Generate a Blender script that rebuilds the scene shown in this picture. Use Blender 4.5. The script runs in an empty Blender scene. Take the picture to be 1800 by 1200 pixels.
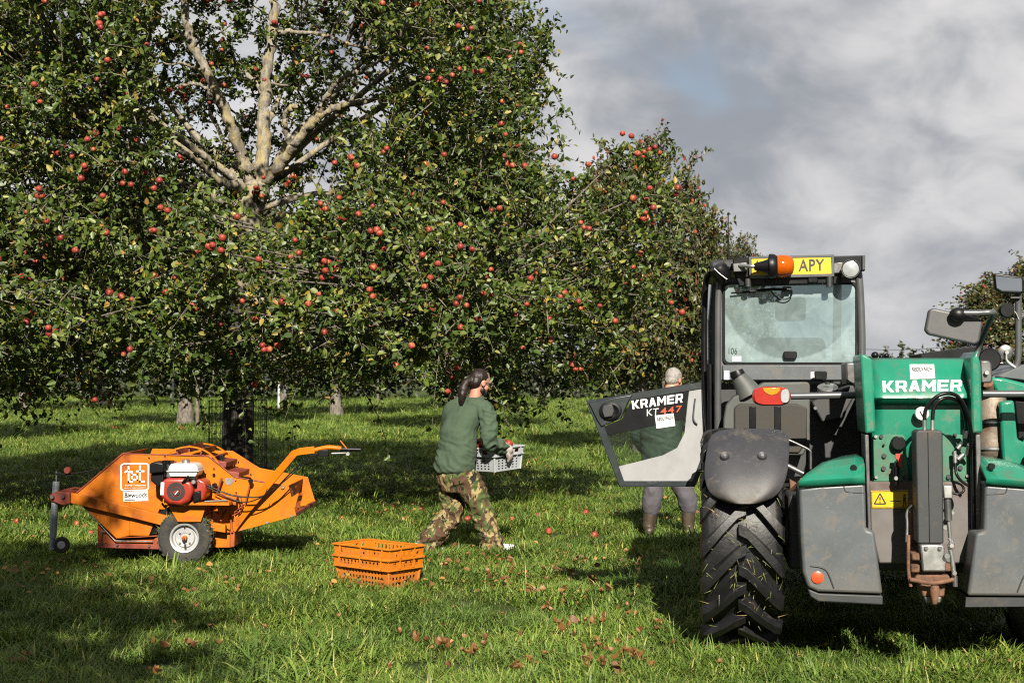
import bpy, bmesh, math, random
import numpy as np
from mathutils import Vector, Matrix, noise as mnoise
R_ = math.radians
sc = bpy.context.scene
COL = sc.collection
# ------------------------------------------------------------------ camera
CAM_H, FPX, CX, HY = 1.6, 2500.0, 900.0, 662.0      # eye height, focal length / centre / horizon in photograph pixels
cd = bpy.data.cameras.new('camera'); cam = bpy.data.objects.new('camera', cd); COL.objects.link(cam)
cam.location = (0, 0, CAM_H); cam.rotation_euler = (R_(90), 0, 0)
cd.sensor_width = 36; cd.lens = 50; cd.shift_y = (HY-600)/1800.0
cd.clip_start = .1; cd.clip_end = 3000
cd.dof.use_dof = True; cd.dof.focus_distance = 11.0; cd.dof.aperture_fstop = 5.6
sc.camera = cam
# ------------------------------------------------------------------ exposure
sc.view_settings.view_transform = 'Standard'; sc.view_settings.look = 'None'
sc.view_settings.exposure = 1.35; sc.view_settings.gamma = 1.0
sc.render.engine = 'CYCLES'
cy = sc.cycles
cy.max_bounces = 5; cy.diffuse_bounces = 1; cy.glossy_bounces = 3; cy.transmission_bounces = 4; cy.transparent_max_bounces = 10
cy.caustics_reflective = False; cy.caustics_refractive = False; cy.sample_clamp_indirect = 4
cy.use_adaptive_sampling = False
cy.use_denoising = False
cy.filter_width = 1.1
# ------------------------------------------------------------------ sun and sky
SUN_EL, SUN_AZ = R_(33), R_(4)       # behind the camera, a little to its right
sl = bpy.data.lights.new('sun', 'SUN'); sl.energy = 5.0; sl.angle = R_(.53); sl.color = (1, .93, .80)
sun = bpy.data.objects.new('sun', sl); COL.objects.link(sun)
sdir = Vector((math.sin(SUN_AZ)*math.cos(SUN_EL), -math.cos(SUN_AZ)*math.cos(SUN_EL), math.sin(SUN_EL)))   # towards the sun
sun.rotation_euler = sdir.to_track_quat('Z', 'Y').to_euler(); sun.location = sdir*60
W = bpy.data.worlds.new('World'); sc.world = W; W.use_nodes = True
nt = W.node_tree; nt.nodes.clear()
def NN(t, nt_, **kw):
    n = nt_.nodes.new(t)
    for k, v in kw.items(): setattr(n, k, v)
    return n
def setin(n, **kw):
    for k, v in kw.items(): n.inputs[k.replace('_', ' ')].default_value = v
def math_(nt_, op, a, b=None, c=None, clamp=False):
    n = NN('ShaderNodeMath', nt_, operation=op); n.use_clamp = clamp
    for i, x in enumerate((a, b, c)):
        if x is None: continue
        if hasattr(x, 'links'): nt_.links.new(x, n.inputs[i])
        else: n.inputs[i].default_value = x
    return n.outputs[0]
def mixc(nt_, fac, a, b, blend='MIX'):
    n = NN('ShaderNodeMix', nt_, data_type='RGBA', blend_type=blend); n.clamp_factor = True
    for i, x in ((0, fac), (6, a), (7, b)):
        if hasattr(x, 'links'): nt_.links.new(x, n.inputs[i])
        else: n.inputs[i].default_value = x if i == 0 else (*x[:3], 1)
    return n.outputs[2]
def smap(nt_, x, lo, hi, a=0., b=1.):
    n = NN('ShaderNodeMapRange', nt_, interpolation_type='SMOOTHSTEP')
    nt_.links.new(x, n.inputs[0])
    for i, v in enumerate((lo, hi, a, b)): n.inputs[i+1].default_value = v
    return n.outputs[0]
def noise(nt_, vec, scale, detail=4, rough=.55, dist=0., out=0):
    n = NN('ShaderNodeTexNoise', nt_)
    if vec is not None: nt_.links.new(vec, n.inputs['Vector'])
    setin(n, Scale=scale, Detail=detail, Roughness=rough, Distortion=dist)
    return n.outputs[out]
def world():
    L = nt.links.new
    sky = NN('ShaderNodeTexSky', nt, sky_type='NISHITA'); sky.sun_disc = False
    sky.sun_elevation = SUN_EL; sky.sun_rotation = R_(180)-SUN_AZ; sky.air_density = 1.0; sky.dust_density = 2.0
    tc = NN('ShaderNodeTexCoord', nt)
    sep = NN('ShaderNodeSeparateXYZ', nt); L(tc.outputs['Generated'], sep.inputs[0])
    den = math_(nt, 'ADD', math_(nt, 'MAXIMUM', sep.outputs[2], 0.0), .55)
    u = math_(nt, 'DIVIDE', sep.outputs[0], den); v = math_(nt, 'DIVIDE', sep.outputs[1], den)
    cb = NN('ShaderNodeCombineXYZ', nt); L(u, cb.inputs[0]); L(v, cb.inputs[1]); cb.inputs[2].default_value = 3.7
    big = noise(nt, cb.outputs[0], 3.9, 4, .5, .3)
    mp = NN('ShaderNodeMapping', nt); L(cb.outputs[0], mp.inputs[0]); mp.inputs['Location'].default_value = (4.3, 1.7, 2.)
    med = noise(nt, mp.outputs[0], 9., 5, .55, .4)
    mp2 = NN('ShaderNodeMapping', nt); L(cb.outputs[0], mp2.inputs[0]); mp2.inputs['Location'].default_value = (-2.2, 6.1, 7.)
    gap = noise(nt, mp2.outputs[0], 4.4, 3, .5, .5)
    light = math_(nt, 'ADD', math_(nt, 'MULTIPLY', big, .65), math_(nt, 'MULTIPLY', med, .45))
    cl = mixc(nt, smap(nt, light, .42, .69), (.262, .280, .312), (.58, .57, .572))
    low = smap(nt, sep.outputs[2], 0., .14, .45, 0.)
    cl = mixc(nt, low, cl, (.48, .48, .49))
    sk = mixc(nt, 1., sky.outputs[0], (.09, .09, .09), 'MULTIPLY')
    col = mixc(nt, math_(nt, 'MULTIPLY', smap(nt, gap, .58, .74, 0, .55), smap(nt, sep.outputs[2], .12, .2)), cl, sk)
    bg = NN('ShaderNodeBackground', nt); L(col, bg.inputs[0]); bg.inputs[1].default_value = .50
    out = NN('ShaderNodeOutputWorld', nt); L(bg.outputs[0], out.inputs[0])
world()
W.cycles.sampling_method = 'MANUAL'; W.cycles.sample_map_resolution = 512
# ------------------------------------------------------------------ helpers
def P(px, py, D): return Vector(((px-CX)/FPX*D, D, CAM_H+(HY-py)/FPX*D))
def tag(o, label=None, cat=None, group=None, kind=None):
    if label: o['label'] = label
    if cat: o['category'] = cat
    if group: o['group'] = group
    if kind: o['kind'] = kind
    return o
def empty(name, loc=(0, 0, 0), rz=0.):
    o = bpy.data.objects.new(name, None); COL.objects.link(o); o.location = loc; o.rotation_euler = (0, 0, rz); o.empty_display_size = .2
    return o
def copy_tree(o, parent=None):
    c = o.copy(); COL.objects.link(c)
    if parent is not None: c.parent = parent
    for ch in list(o.children): copy_tree(ch, c)
    return c
def basis(d):
    d = Vector(d).normalized(); a = Vector((0, 0, 1)) if abs(d.z) < .95 else Vector((1, 0, 0))
    x = d.cross(a).normalized(); y = d.cross(x).normalized()
    return x, y, d
class MB:
    def __init__(s): s.v = []; s.f = []
    def add(s, vs, fs):
        o = len(s.v); s.v += [Vector(q) for q in vs]; s.f += [tuple(i+o for i in f) for f in fs]; return s
    def box(s, c, size, M=None):
        hx, hy, hz = size[0]/2, size[1]/2, size[2]/2; c = Vector(c)
        vs = [Vector((x, y, z)) for x in (-hx, hx) for y in (-hy, hy) for z in (-hz, hz)]
        if M is not None: vs = [M @ q for q in vs]
        return s.add([c+q for q in vs], [(0, 1, 3, 2), (4, 6, 7, 5), (0, 4, 5, 1), (2, 3, 7, 6), (0, 2, 6, 4), (1, 5, 7, 3)])
    def prism(s, A, B):
        n = len(A)
        return s.add(list(A)+list(B), [tuple(range(n)), tuple(range(2*n-1, n-1, -1))]+[(i, i+n, (i+1) % n+n, (i+1) % n) for i in range(n)])
    def loft(s, rings, cap=True):
        n = len(rings[0]); vs = [q for r in rings for q in r]; fs = []
        for k in range(len(rings)-1):
            for i in range(n):
                j = (i+1) % n; fs.append((k*n+i, k*n+j, (k+1)*n+j, (k+1)*n+i))
        if cap: fs += [tuple(range(n-1, -1, -1)), tuple(range((len(rings)-1)*n, len(rings)*n))]
        return s.add(vs, fs)
    def tube(s, path, r, n=8, cap=True):
        path = [Vector(p) for p in path]; m = len(path); rs = r if hasattr(r, '__len__') else [r]*m
        x = None; rings = []
        for i, p in enumerate(path):
            d = (path[min(i+1, m-1)]-path[max(i-1, 0)])
            if d.length < 1e-9: d = Vector((0, 0, 1))
            d.normalize()
            if x is None: x = basis(d)[0]
            else:
                x = x-d*x.dot(d); x = x.normalized() if x.length > 1e-6 else basis(d)[0]
            y = d.cross(x)
            rings.append([p+(x*math.cos(t)+y*math.sin(t))*rs[i] for t in [2*math.pi*k/n for k in range(n)]])
        return s.loft(rings, cap)
    def lathe(s, prof, c, axis, n=24, cap=False):
        x, y, d = basis(axis); c = Vector(c)
        rings = [[c+d*h+(x*math.cos(t)+y*math.sin(t))*r for t in [2*math.pi*k/n for k in range(n)]] for r, h in prof]
        return s.loft(rings, cap)
    def ell(s, c, r, M=None, nu=12, nv=8):
        c = Vector(c); rings = []
        for j in range(1, nv):
            ph = math.pi*j/nv
            ring = [Vector((r[0]*math.sin(ph)*math.cos(2*math.pi*i/nu), r[1]*math.sin(ph)*math.sin(2*math.pi*i/nu), -r[2]*math.cos(ph))) for i in range(nu)]
            rings.append(ring)
        bot, top = Vector((0, 0, -r[2])), Vector((0, 0, r[2]))
        allv = [q for rg in rings for q in rg]+[bot, top]
        if M is not None: allv = [M @ q for q in allv]
        fs = []
        for k in range(nv-2):
            for i in range(nu):
                j = (i+1) % nu; fs.append((k*nu+i, k*nu+j, (k+1)*nu+j, (k+1)*nu+i))
        b = (nv-1)*nu
        for i in range(nu):
            j = (i+1) % nu; fs.append((b, j, i)); fs.append((b+1, (nv-2)*nu+i, (nv-2)*nu+j))
        return s.add([c+q for q in allv], fs)
    def build(s, name, mat, parent=None, smooth=False, bevel=0., seg=2, sub=0, loc=None, rz=None, ang=35, kind=None):
        me = bpy.data.meshes.new(name); me.from_pydata([tuple(q) for q in s.v], [], s.f); me.validate()
        bm = bmesh.new(); bm.from_mesh(me); bmesh.ops.recalc_face_normals(bm, faces=bm.faces); bm.to_mesh(me); bm.free()
        o = bpy.data.objects.new(name, me); COL.objects.link(o)
        if isinstance(mat, str): mat = M[mat]
        me.materials.append(mat)
        if parent is not None: o.parent = parent
        if loc is not None: o.location = loc
        if rz is not None: o.rotation_euler = (0, 0, rz)
        if smooth or bevel:
            me.polygons.foreach_set('use_smooth', [True]*len(me.polygons))
            me.set_sharp_from_angle(angle=R_(ang))
        if bevel:
            b = o.modifiers.new('bevel', 'BEVEL'); b.width = bevel; b.segments = seg; b.limit_method = 'ANGLE'; b.angle_limit = R_(30); b.harden_normals = False
        if sub:
            m = o.modifiers.new('sub', 'SUBSURF'); m.levels = m.render_levels = sub
        if kind: o['kind'] = kind
        return o
def npmesh(name, V, F, mat, parent=None, kind=None, smooth=False):
    """V (n,3) array, F list of (k,m) index arrays"""
    me = bpy.data.meshes.new(name)
    V = np.asarray(V, dtype=np.float32)
    me.vertices.add(len(V)); me.vertices.foreach_set('co', V.ravel())
    tot = [np.full(len(f), f.shape[1], dtype=np.int32) for f in F]; tot = np.concatenate(tot)
    idx = np.concatenate([f.ravel() for f in F]).astype(np.int32)
    me.loops.add(len(idx)); me.loops.foreach_set('vertex_index', idx)
    me.polygons.add(len(tot)); st = np.zeros(len(tot), dtype=np.int32); st[1:] = np.cumsum(tot)[:-1]
    me.polygons.foreach_set('loop_start', st); me.polygons.foreach_set('loop_total', tot)
    if smooth: me.polygons.foreach_set('use_smooth', np.ones(len(tot), dtype=bool))
    me.update(calc_edges=True)
    o = bpy.data.objects.new(name, me); COL.objects.link(o)
    me.materials.append(M[mat] if isinstance(mat, str) else mat)
    if parent is not None: o.parent = parent
    if kind: o['kind'] = kind
    return o
# ------------------------------------------------------------------ materials
M = {}
def newmat(name):
    m = bpy.data.materials.new(name); m.use_nodes = True; n = m.node_tree
    b = n.nodes['Principled BSDF']; M[name] = m
    return m, n, b
PMK = .71
def pm(name, col, rough=.5, metal=0., var=.12, vscale=6., dirt=None, damt=0., dscale=5., low=None, bump=0., bscale=60., spec=.5, coat=0., stretch=None, scratch=0.):
    col = [x*PMK for x in col]; dirt = dirt and [x*PMK for x in dirt]
    m, n, b = newmat(name); L = n.links.new
    tc = NN('ShaderNodeTexCoord', n); vec = tc.outputs['Object']
    if stretch:
        mp = NN('ShaderNodeMapping', n); L(vec, mp.inputs[0]); mp.inputs['Scale'].default_value = stretch; vec = mp.outputs[0]
    nz = noise(n, vec, vscale, 5, .6)
    c = mixc(n, smap(n, nz, .3, .7), [x*(1-var) for x in col], [min(1, x*(1+var)) for x in col])
    r = math_(n, 'ADD', math_(n, 'MULTIPLY', nz, .25), rough-.125, clamp=True)
    if damt:
        d1 = noise(n, vec, dscale, 8, .68, .3)
        f = math_(n, 'MULTIPLY', smap(n, d1, .62-.3*damt, .80-.25*damt), min(1, .35+damt))
        if low:        # mud thrown up from the ground: heavier towards the bottom of the part
            sp = NN('ShaderNodeSeparateXYZ', n); L(tc.outputs['Object'], sp.inputs[0]); d2 = noise(n, vec, dscale*2.2, 8, .7, .2)
            f = math_(n, 'MAXIMUM', f, math_(n, 'MULTIPLY', smap(n, math_(n, 'ADD', sp.outputs[2], math_(n, 'MULTIPLY', d2, -.9*(low[1]-low[0]))), low[0]-.45*(low[1]-low[0]), low[0]+.35*(low[1]-low[0]), 1, 0), .75))
        c = mixc(n, f, c, dirt); r = math_(n, 'ADD', r, math_(n, 'MULTIPLY', f, .35), clamp=True)
    if scratch:
        s1 = noise(n, vec, 55, 6, .75, 2.)
        f2 = math_(n, 'MULTIPLY', smap(n, s1, .60, .68), scratch)
        c = mixc(n, f2, c, [min(1, x*1.9+.06) for x in col])
    L(c, b.inputs['Base Color']); L(r, b.inputs['Roughness'])
    b.inputs['Metallic'].default_value = metal; b.inputs['Specular IOR Level'].default_value = spec
    if coat: b.inputs['Coat Weight'].default_value = coat; b.inputs['Coat Roughness'].default_value = .12
    if bump:
        bp = NN('ShaderNodeBump', n); bp.inputs['Strength'].default_value = bump; bp.inputs['Distance'].default_value = .01
        L(noise(n, vec, bscale, 5, .6), bp.inputs['Height']); L(bp.outputs[0], b.inputs['Normal'])
    return m
def leafmat(name, cols, rough=.42, trans=.25, spec=.5, posvar=True):
    """cols: list of (position, colour) over the random value of each leaf"""
    m, n, b = newmat(name); L = n.links.new
    g = NN('ShaderNodeNewGeometry', n)
    rmp = NN('ShaderNodeValToRGB', n); L(g.outputs['Random Per Island'], rmp.inputs[0])
    e = rmp.color_ramp.elements
    while len(e) < len(cols): e.new(.5)
    for k, (p, c) in enumerate(cols): e[k].position = p; e[k].color = (*c, 1)
    c = rmp.outputs[0]
    if posvar:
        nz = noise(n, g.outputs['Position'], .9, 3, .5)
        c = mixc(n, smap(n, nz, .35, .65), mixc(n, 1., c, (.72, .76, .75), 'MULTIPLY'), mixc(n, 1., c, (1.2, 1.12, 1.), 'MULTIPLY'))
    L(c, b.inputs['Base Color']); b.inputs['Roughness'].default_value = rough; b.inputs['Specular IOR Level'].default_value = spec
    tr = NN('ShaderNodeBsdfTranslucent', n); L(mixc(n, 1., c, (1.5, 1.5, .6), 'MULTIPLY'), tr.inputs[0])
    mx = NN('ShaderNodeMixShader', n); mx.inputs[0].default_value = trans
    out = n.nodes['Material Output']; L(b.outputs[0], mx.inputs[1]); L(tr.outputs[0], mx.inputs[2]); L(mx.outputs[0], out.inputs[0])
    return m
leafmat('leaf_apple', [(0, (.018, .036, .006)), (.35, (.038, .068, .009)), (.70, (.070, .104, .015)), (.90, (.130, .152, .036)), (.97, (.23, .19, .04)), (1, (.18, .09, .02))], rough=.46, trans=.22, spec=.42)
leafmat('leaf_far', [(0, (.024, .036, .009)), (.5, (.050, .064, .015)), (.8, (.085, .086, .022)), (1, (.13, .08, .02))], rough=.5, trans=.2)
leafmat('leaf_rust', [(0, (.026, .040, .009)), (.65, (.056, .072, .015)), (.85, (.085, .070, .016)), (.95, (.12, .055, .018)), (1, (.14, .035, .02))], rough=.5, trans=.2)
leafmat('leaf_hedge', [(0, (.010, .016, .006)), (.6, (.018, .026, .008)), (1, (.035, .036, .012))], rough=.55, trans=.12)
leafmat('leaf_fallen', [(0, (.060, .026, .009)), (.4, (.11, .045, .013)), (.75, (.18, .085, .02)), (1, (.30, .17, .035))], rough=.6, trans=.1, posvar=False)
leafmat('grass_blade', [(0, (.046, .090, .013)), (.4, (.086, .144, .024)), (.8, (.148, .200, .044)), (.95, (.25, .25, .085)), (1, (.38, .32, .15))], rough=.5, trans=.2, spec=.22)
leafmat('grass_debris', [(0, (.06, .09, .02)), (.6, (.12, .12, .03)), (1, (.2, .13, .05))], rough=.7, trans=.1, posvar=False)
def bark(name, c1, c2, lichen=None, lam=.5):
    m, n, b = newmat(name); L = n.links.new
    tc = NN('ShaderNodeTexCoord', n); mp = NN('ShaderNodeMapping', n); L(tc.outputs['Object'], mp.inputs[0]); mp.inputs['Scale'].default_value = (1, 1, .35)
    nz = noise(n, mp.outputs[0], 16, 8, .7, .4)
    c = mixc(n, smap(n, nz, .35, .65), c1, c2)
    if lichen:
        n2 = noise(n, tc.outputs['Object'], 7, 7, .65, .2)
        c = mixc(n, math_(n, 'MULTIPLY', smap(n, n2, .46, .60), lam), c, lichen)
        n3 = noise(n, tc.outputs['Object'], 13, 6, .7, .2)
        c = mixc(n, math_(n, 'MULTIPLY', smap(n, n3, .56, .66), lam*.9), c, (.30, .31, .27))
    L(c, b.inputs['Base Color']); b.inputs['Roughness'].default_value = .88
    bp = NN('ShaderNodeBump', n); bp.inputs['Strength'].default_value = .8; bp.inputs['Distance'].default_value = .03
    L(nz, bp.inputs['Height']); L(bp.outputs[0], b.inputs['Normal'])
bark('bark_shaded', (.011, .009, .007), (.042, .035, .027))  # near-black: crown shade on the lower trunk painted into its bark
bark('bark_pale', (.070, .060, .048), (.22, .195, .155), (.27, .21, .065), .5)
bark('bark_twig', (.06, .05, .04), (.17, .145, .115))
bark('bark_far', (.05, .042, .034), (.15, .13, .105))
def apple_mat():
    m, n, b = newmat('apple_skin'); L = n.links.new
    tc = NN('ShaderNodeTexCoord', n); oi = NN('ShaderNodeObjectInfo', n)
    mp = NN('ShaderNodeMapping', n); L(tc.outputs['Object'], mp.inputs[0]); mp.inputs['Scale'].default_value = (18, 18, 9)
    ad = NN('ShaderNodeVectorMath', n, operation='ADD'); L(mp.outputs[0], ad.inputs[0])
    cb = NN('ShaderNodeCombineXYZ', n); L(math_(n, 'MULTIPLY', oi.outputs['Random'], 60.), cb.inputs[0]); L(cb.outputs[0], ad.inputs[1])
    nz = noise(n, ad.outputs[0], 1.3, 4, .6)
    red = mixc(n, oi.outputs['Random'], (.115, .011, .010), (.215, .028, .017))
    c = mixc(n, smap(n, nz, .50, .72), red, (.30, .13, .045))
    L(c, b.inputs['Base Color']); b.inputs['Roughness'].default_value = .5; b.inputs['Specular IOR Level'].default_value = .35
apple_mat()
def ground_mat():
    m, n, b = newmat('turf'); L = n.links.new
    g = NN('ShaderNodeNewGeometry', n)
    a = noise(n, g.outputs['Position'], 1.3, 6, .65); f = noise(n, g.outputs['Position'], 22, 6, .7)
    c = mixc(n, smap(n, a, .35, .65), (.030, .046, .009), (.070, .092, .020))
    c = mixc(n, smap(n, f, .3, .7), mixc(n, 1., c, (.45, .5, .45), 'MULTIPLY'), c)
    L(c, b.inputs['Base Color']); b.inputs['Roughness'].default_value = .9; b.inputs['Specular IOR Level'].default_value = .2
    bp = NN('ShaderNodeBump', n); bp.inputs['Strength'].default_value = 1.; bp.inputs['Distance'].default_value = .05
    L(f, bp.inputs['Height']); L(bp.outputs[0], b.inputs['Normal'])
ground_mat()
# ------------------------------------------------------------------ ground
def gz(x, y):
    return .035*mnoise.noise(Vector((x*.35, y*.35, 1.3)))+.02*mnoise.noise(Vector((x*1.1, y*1.1, 5.)))
def ground():
    def axis(lo, hi, near0, near1, step):
        a = list(np.arange(near0, near1+1e-6, step)); s = step*1.5; v = near1
        while v < hi: v += s; a.append(v); s *= 1.5
        s = step*1.5; v = near0
        while v > lo: v -= s; a.insert(0, v); s *= 1.5
        return a
    xs = axis(-700, 700, -14, 14, .35); ys = axis(-400, 1500, 4, 45, .35)
    V = np.array([(x, y, gz(x, y) if abs(x) < 60 and y < 120 else 0.) for y in ys for x in xs])
    nx, ny = len(xs), len(ys)
    i, j = np.meshgrid(np.arange(nx-1), np.arange(ny-1)); k = (j*nx+i).ravel()
    F = np.stack([k, k+1, k+1+nx, k+nx], 1)
    o = npmesh('ground', V, [F], 'turf', smooth=True); tag(o, kind='structure', label='grassy orchard floor reaching to the horizon')
ground()
# ------------------------------------------------------------------ grass: tufts of bent blades, placed by geometry nodes on a cloud of points
EXCLUDE = []      # (cx, cy, cos, sin, half length, half width) footprints kept clear
def make_tufts():
    rg = np.random.default_rng(5); coll = bpy.data.collections.new('grass_tufts')
    for t in range(10):
        V = []; F3 = []; F4 = []; n0 = 0
        lean = rg.uniform(0, 2*math.pi); tall = t >= 8
        for b in range(64 if not tall else 22):
            r = .13*math.sqrt(rg.random()); a = rg.uniform(0, 2*math.pi)
            p = np.array([r*math.cos(a), r*math.sin(a), -.01])
            az = lean+rg.normal(0, 1.15); L = rg.uniform(.06, .145)*(1.35 if tall else 1.); w = rg.uniform(.0022, .0050)
            th = rg.uniform(.25, .95); d = np.array([math.cos(az), math.sin(az), 0]); s = np.array([-math.sin(az), math.cos(az), 0])
            pts = [p]; bend = rg.uniform(.2, .9)
            for k in range(3):
                pts.append(pts[-1]+(d*math.sin(th)+np.array([0, 0, math.cos(th)]))*L/3); th += bend
            ws = [w, w*.95, w*.65]
            for q, ww in zip(pts[:3], ws): V += [q-s*ww, q+s*ww]
            V.append(pts[3])
            F4 += [(n0, n0+1, n0+3, n0+2), (n0+2, n0+3, n0+5, n0+4)]; F3.append((n0+4, n0+5, n0+6)); n0 += 7
        o = npmesh('grass_tuft', np.array(V), [np.array(F4), np.array(F3)], 'grass_blade')
        COL.objects.unlink(o); coll.objects.link(o)
    return coll
def grass():
    coll = make_tufts(); rg = np.random.default_rng(11)
    pts = []
    for d0, d1, dens, s0, s1 in ((5.5, 9.5, 105, .75, 1.15), (9.5, 14, 85, .75, 1.15), (14, 22, 50, .85, 1.3), (22, 36, 24, 1.0, 1.7), (36, 60, 13, 1.4, 2.3), (60, 105, 5, 2.0, 3.2)):
        half = .37*d1+1.2
        n = int((d1-d0)*2*half*dens)
        x = rg.uniform(-half, half, n); y = rg.uniform(d0, d1, n)
        k = np.abs(x) < .37*y+1.2; x, y = x[k], y[k]; s = rg.uniform(s0, s1, len(x))
        pts.append(np.stack([x, y, s], 1))
    pts = np.concatenate(pts)
    keep = np.ones(len(pts), bool)
    for cx, cy_, c, s, hl, hw in EXCLUDE:
        dx = pts[:, 0]-cx; dy = pts[:, 1]-cy_
        keep &= ~((np.abs(dx*c+dy*s) < hl) & (np.abs(-dx*s+dy*c) < hw))
    pts = pts[keep]; n = len(pts)
    # patches of longer and shorter grass, and a wind-combed direction
    pat = np.array([mnoise.noise(Vector((a*1.3, b*1.3, 9.))) for a, b in pts[:, :2]])
    flow = np.array([mnoise.noise(Vector((a*.45, b*.45, 4.)))*4.5 for a, b in pts[:, :2]])
    scl = pts[:, 2]*np.clip(1+1.0*pat, .55, 1.7)
    z = np.array([gz(a, b) for a, b in pts[:, :2]])
    V = np.stack([pts[:, 0], pts[:, 1], z], 1)
    me = bpy.data.meshes.new('grass'); me.vertices.add(n); me.vertices.foreach_set('co', V.astype(np.float32).ravel())
    a = me.attributes.new('rot', 'FLOAT_VECTOR', 'POINT')
    rot = np.stack([rg.normal(0, .12, n), rg.normal(0, .12, n), flow+rg.normal(0, 1.0, n)], 1).astype(np.float32); a.data.foreach_set('vector', rot.ravel())
    a = me.attributes.new('scl', 'FLOAT', 'POINT'); a.data.foreach_set('value', scl.astype(np.float32))
    a = me.attributes.new('idx', 'INT', 'POINT'); ids = rg.integers(0, 8, n); ids[rg.random(n) < .07] = 8; ids[rg.random(n) < .05] = 9
    a.data.foreach_set('value', ids.astype(np.int32))
    o = bpy.data.objects.new('grass', me); COL.objects.link(o); me.materials.append(M['grass_blade'])
    g = bpy.data.node_groups.new('grass_scatter', 'GeometryNodeTree')
    g.interface.new_socket('Geometry', in_out='INPUT', socket_type='NodeSocketGeometry'); g.interface.new_socket('Geometry', in_out='OUTPUT', socket_type='NodeSocketGeometry')
    gi = g.nodes.new('NodeGroupInput'); go = g.nodes.new('NodeGroupOutput'); ip = g.nodes.new('GeometryNodeInstanceOnPoints'); ci = g.nodes.new('GeometryNodeCollectionInfo')
    ci.inputs['Collection'].default_value = coll; ci.inputs['Separate Children'].default_value = True; ci.inputs['Reset Children'].default_value = True
    ip.inputs['Pick Instance'].default_value = True
    def at(nm, ty):
        q = g.nodes.new('GeometryNodeInputNamedAttribute'); q.data_type = ty; q.inputs['Name'].default_value = nm; return q.outputs['Attribute']
    L = g.links.new
    L(gi.outputs[0], ip.inputs['Points']); L(ci.outputs[0], ip.inputs['Instance']); L(at('idx', 'INT'), ip.inputs['Instance Index'])
    L(at('rot', 'FLOAT_VECTOR'), ip.inputs['Rotation']); L(at('scl', 'FLOAT'), ip.inputs['Scale']); L(ip.outputs[0], go.inputs[0])
    md = o.modifiers.new('scatter', 'NODES'); md.node_group = g
    tag(o, 'lush green meadow grass covering the orchard floor', 'grass', kind='stuff')
    print('grass tufts', n)
# ------------------------------------------------------------------ trees
def leaf_arrays(C, T, Nn, size, width, fold, rg, simple=False):
    """C base points, T direction of the midrib, Nn leaf normal; returns V, F"""
    T = T/np.linalg.norm(T, axis=1, keepdims=True)
    S = np.cross(T, Nn); S /= np.maximum(np.linalg.norm(S, axis=1, keepdims=True), 1e-6)
    N2 = np.cross(S, T); n = len(C); s = size[:, None]; w = width[:, None]; f = fold[:, None]
    b = C; t = C+T*s+N2*(-.10*s)
    if simple:
        r = C+T*s*.45+S*w+N2*f*w; l = C+T*s*.45-S*w+N2*f*w
        V = np.stack([b, r, t, l], 1).reshape(-1, 3); k = np.arange(n)*4
        return V, np.concatenate([np.stack([k, k+1, k+2], 1), np.stack([k, k+2, k+3], 1)])
    r1 = C+T*s*.30+S*w*.92+N2*f*w; r2 = C+T*s*.68+S*w*.74+N2*(f*w*.8-.03*s)
    l1 = C+T*s*.30-S*w*.92+N2*f*w; l2 = C+T*s*.68-S*w*.74+N2*(f*w*.8-.03*s)
    V = np.stack([b, r1, r2, t, l2, l1], 1).reshape(-1, 3); k = np.arange(n)*6
    return V, np.concatenate([np.stack([k, k+1, k+2, k+3], 1), np.stack([k, k+3, k+4, k+5], 1)])
def unit(a): return a/np.maximum(np.linalg.norm(a, axis=-1, keepdims=True), 1e-9)
def tube_arrays(paths, radii, n=3):
    """paths (k,m,3), radii (k,m) -> thin tubes"""
    k, m, _ = paths.shape
    d = np.empty_like(paths); d[:, 1:-1] = paths[:, 2:]-paths[:, :-2]; d[:, 0] = paths[:, 1]-paths[:, 0]; d[:, -1] = paths[:, -1]-paths[:, -2]
    d = unit(d); ref = np.where(np.abs(d[..., 2:3]) < .9, np.array([0, 0, 1.]), np.array([1., 0, 0]))
    x = unit(np.cross(d, ref)); y = np.cross(d, x)
    ang = 2*np.pi*np.arange(n)/n
    V = paths[:, :, None]+(x[:, :, None]*np.cos(ang)[:, None]+y[:, :, None]*np.sin(ang)[:, None])*radii[:, :, None, None]
    V = V.reshape(-1, 3)
    kk, mm, nn = np.meshgrid(np.arange(k), np.arange(m-1), np.arange(n), indexing='ij')
    a = (kk*m+mm)*n+nn; b = (kk*m+mm)*n+(nn+1) % n
    F = np.stack([a, b, b+n, a+n], -1).reshape(-1, 4)
    return V, F
def smooth_path(pts, m=6):
    pts = [Vector(p) for p in pts]; out = []
    for i in range(len(pts)-1):
        p0, p1, p2, p3 = pts[max(i-1, 0)], pts[i], pts[i+1], pts[min(i+2, len(pts)-1)]
        for k in range(m):
            t = k/m
            out.append(.5*((2*p1)+(p2-p0)*t+(2*p0-5*p1+4*p2-p3)*t*t+(3*p1-p0-3*p2+p3)*t**3))
    out.append(pts[-1]); return out
def limb(mb, pts, r0, r1, rg, n=9, knob=.12):
    p = smooth_path(pts, 9 if n > 8 else 5); m = len(p)
    p = [q+Vector(rg.normal(0, .012, 3)) if 0 < i < m-1 else q for i, q in enumerate(p)]
    rs = [(r0+(r1-r0)*i/(m-1))*(1+rg.uniform(-knob, knob)) for i in range(m)]
    mb.tube(p, rs, n); return p, rs
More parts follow.
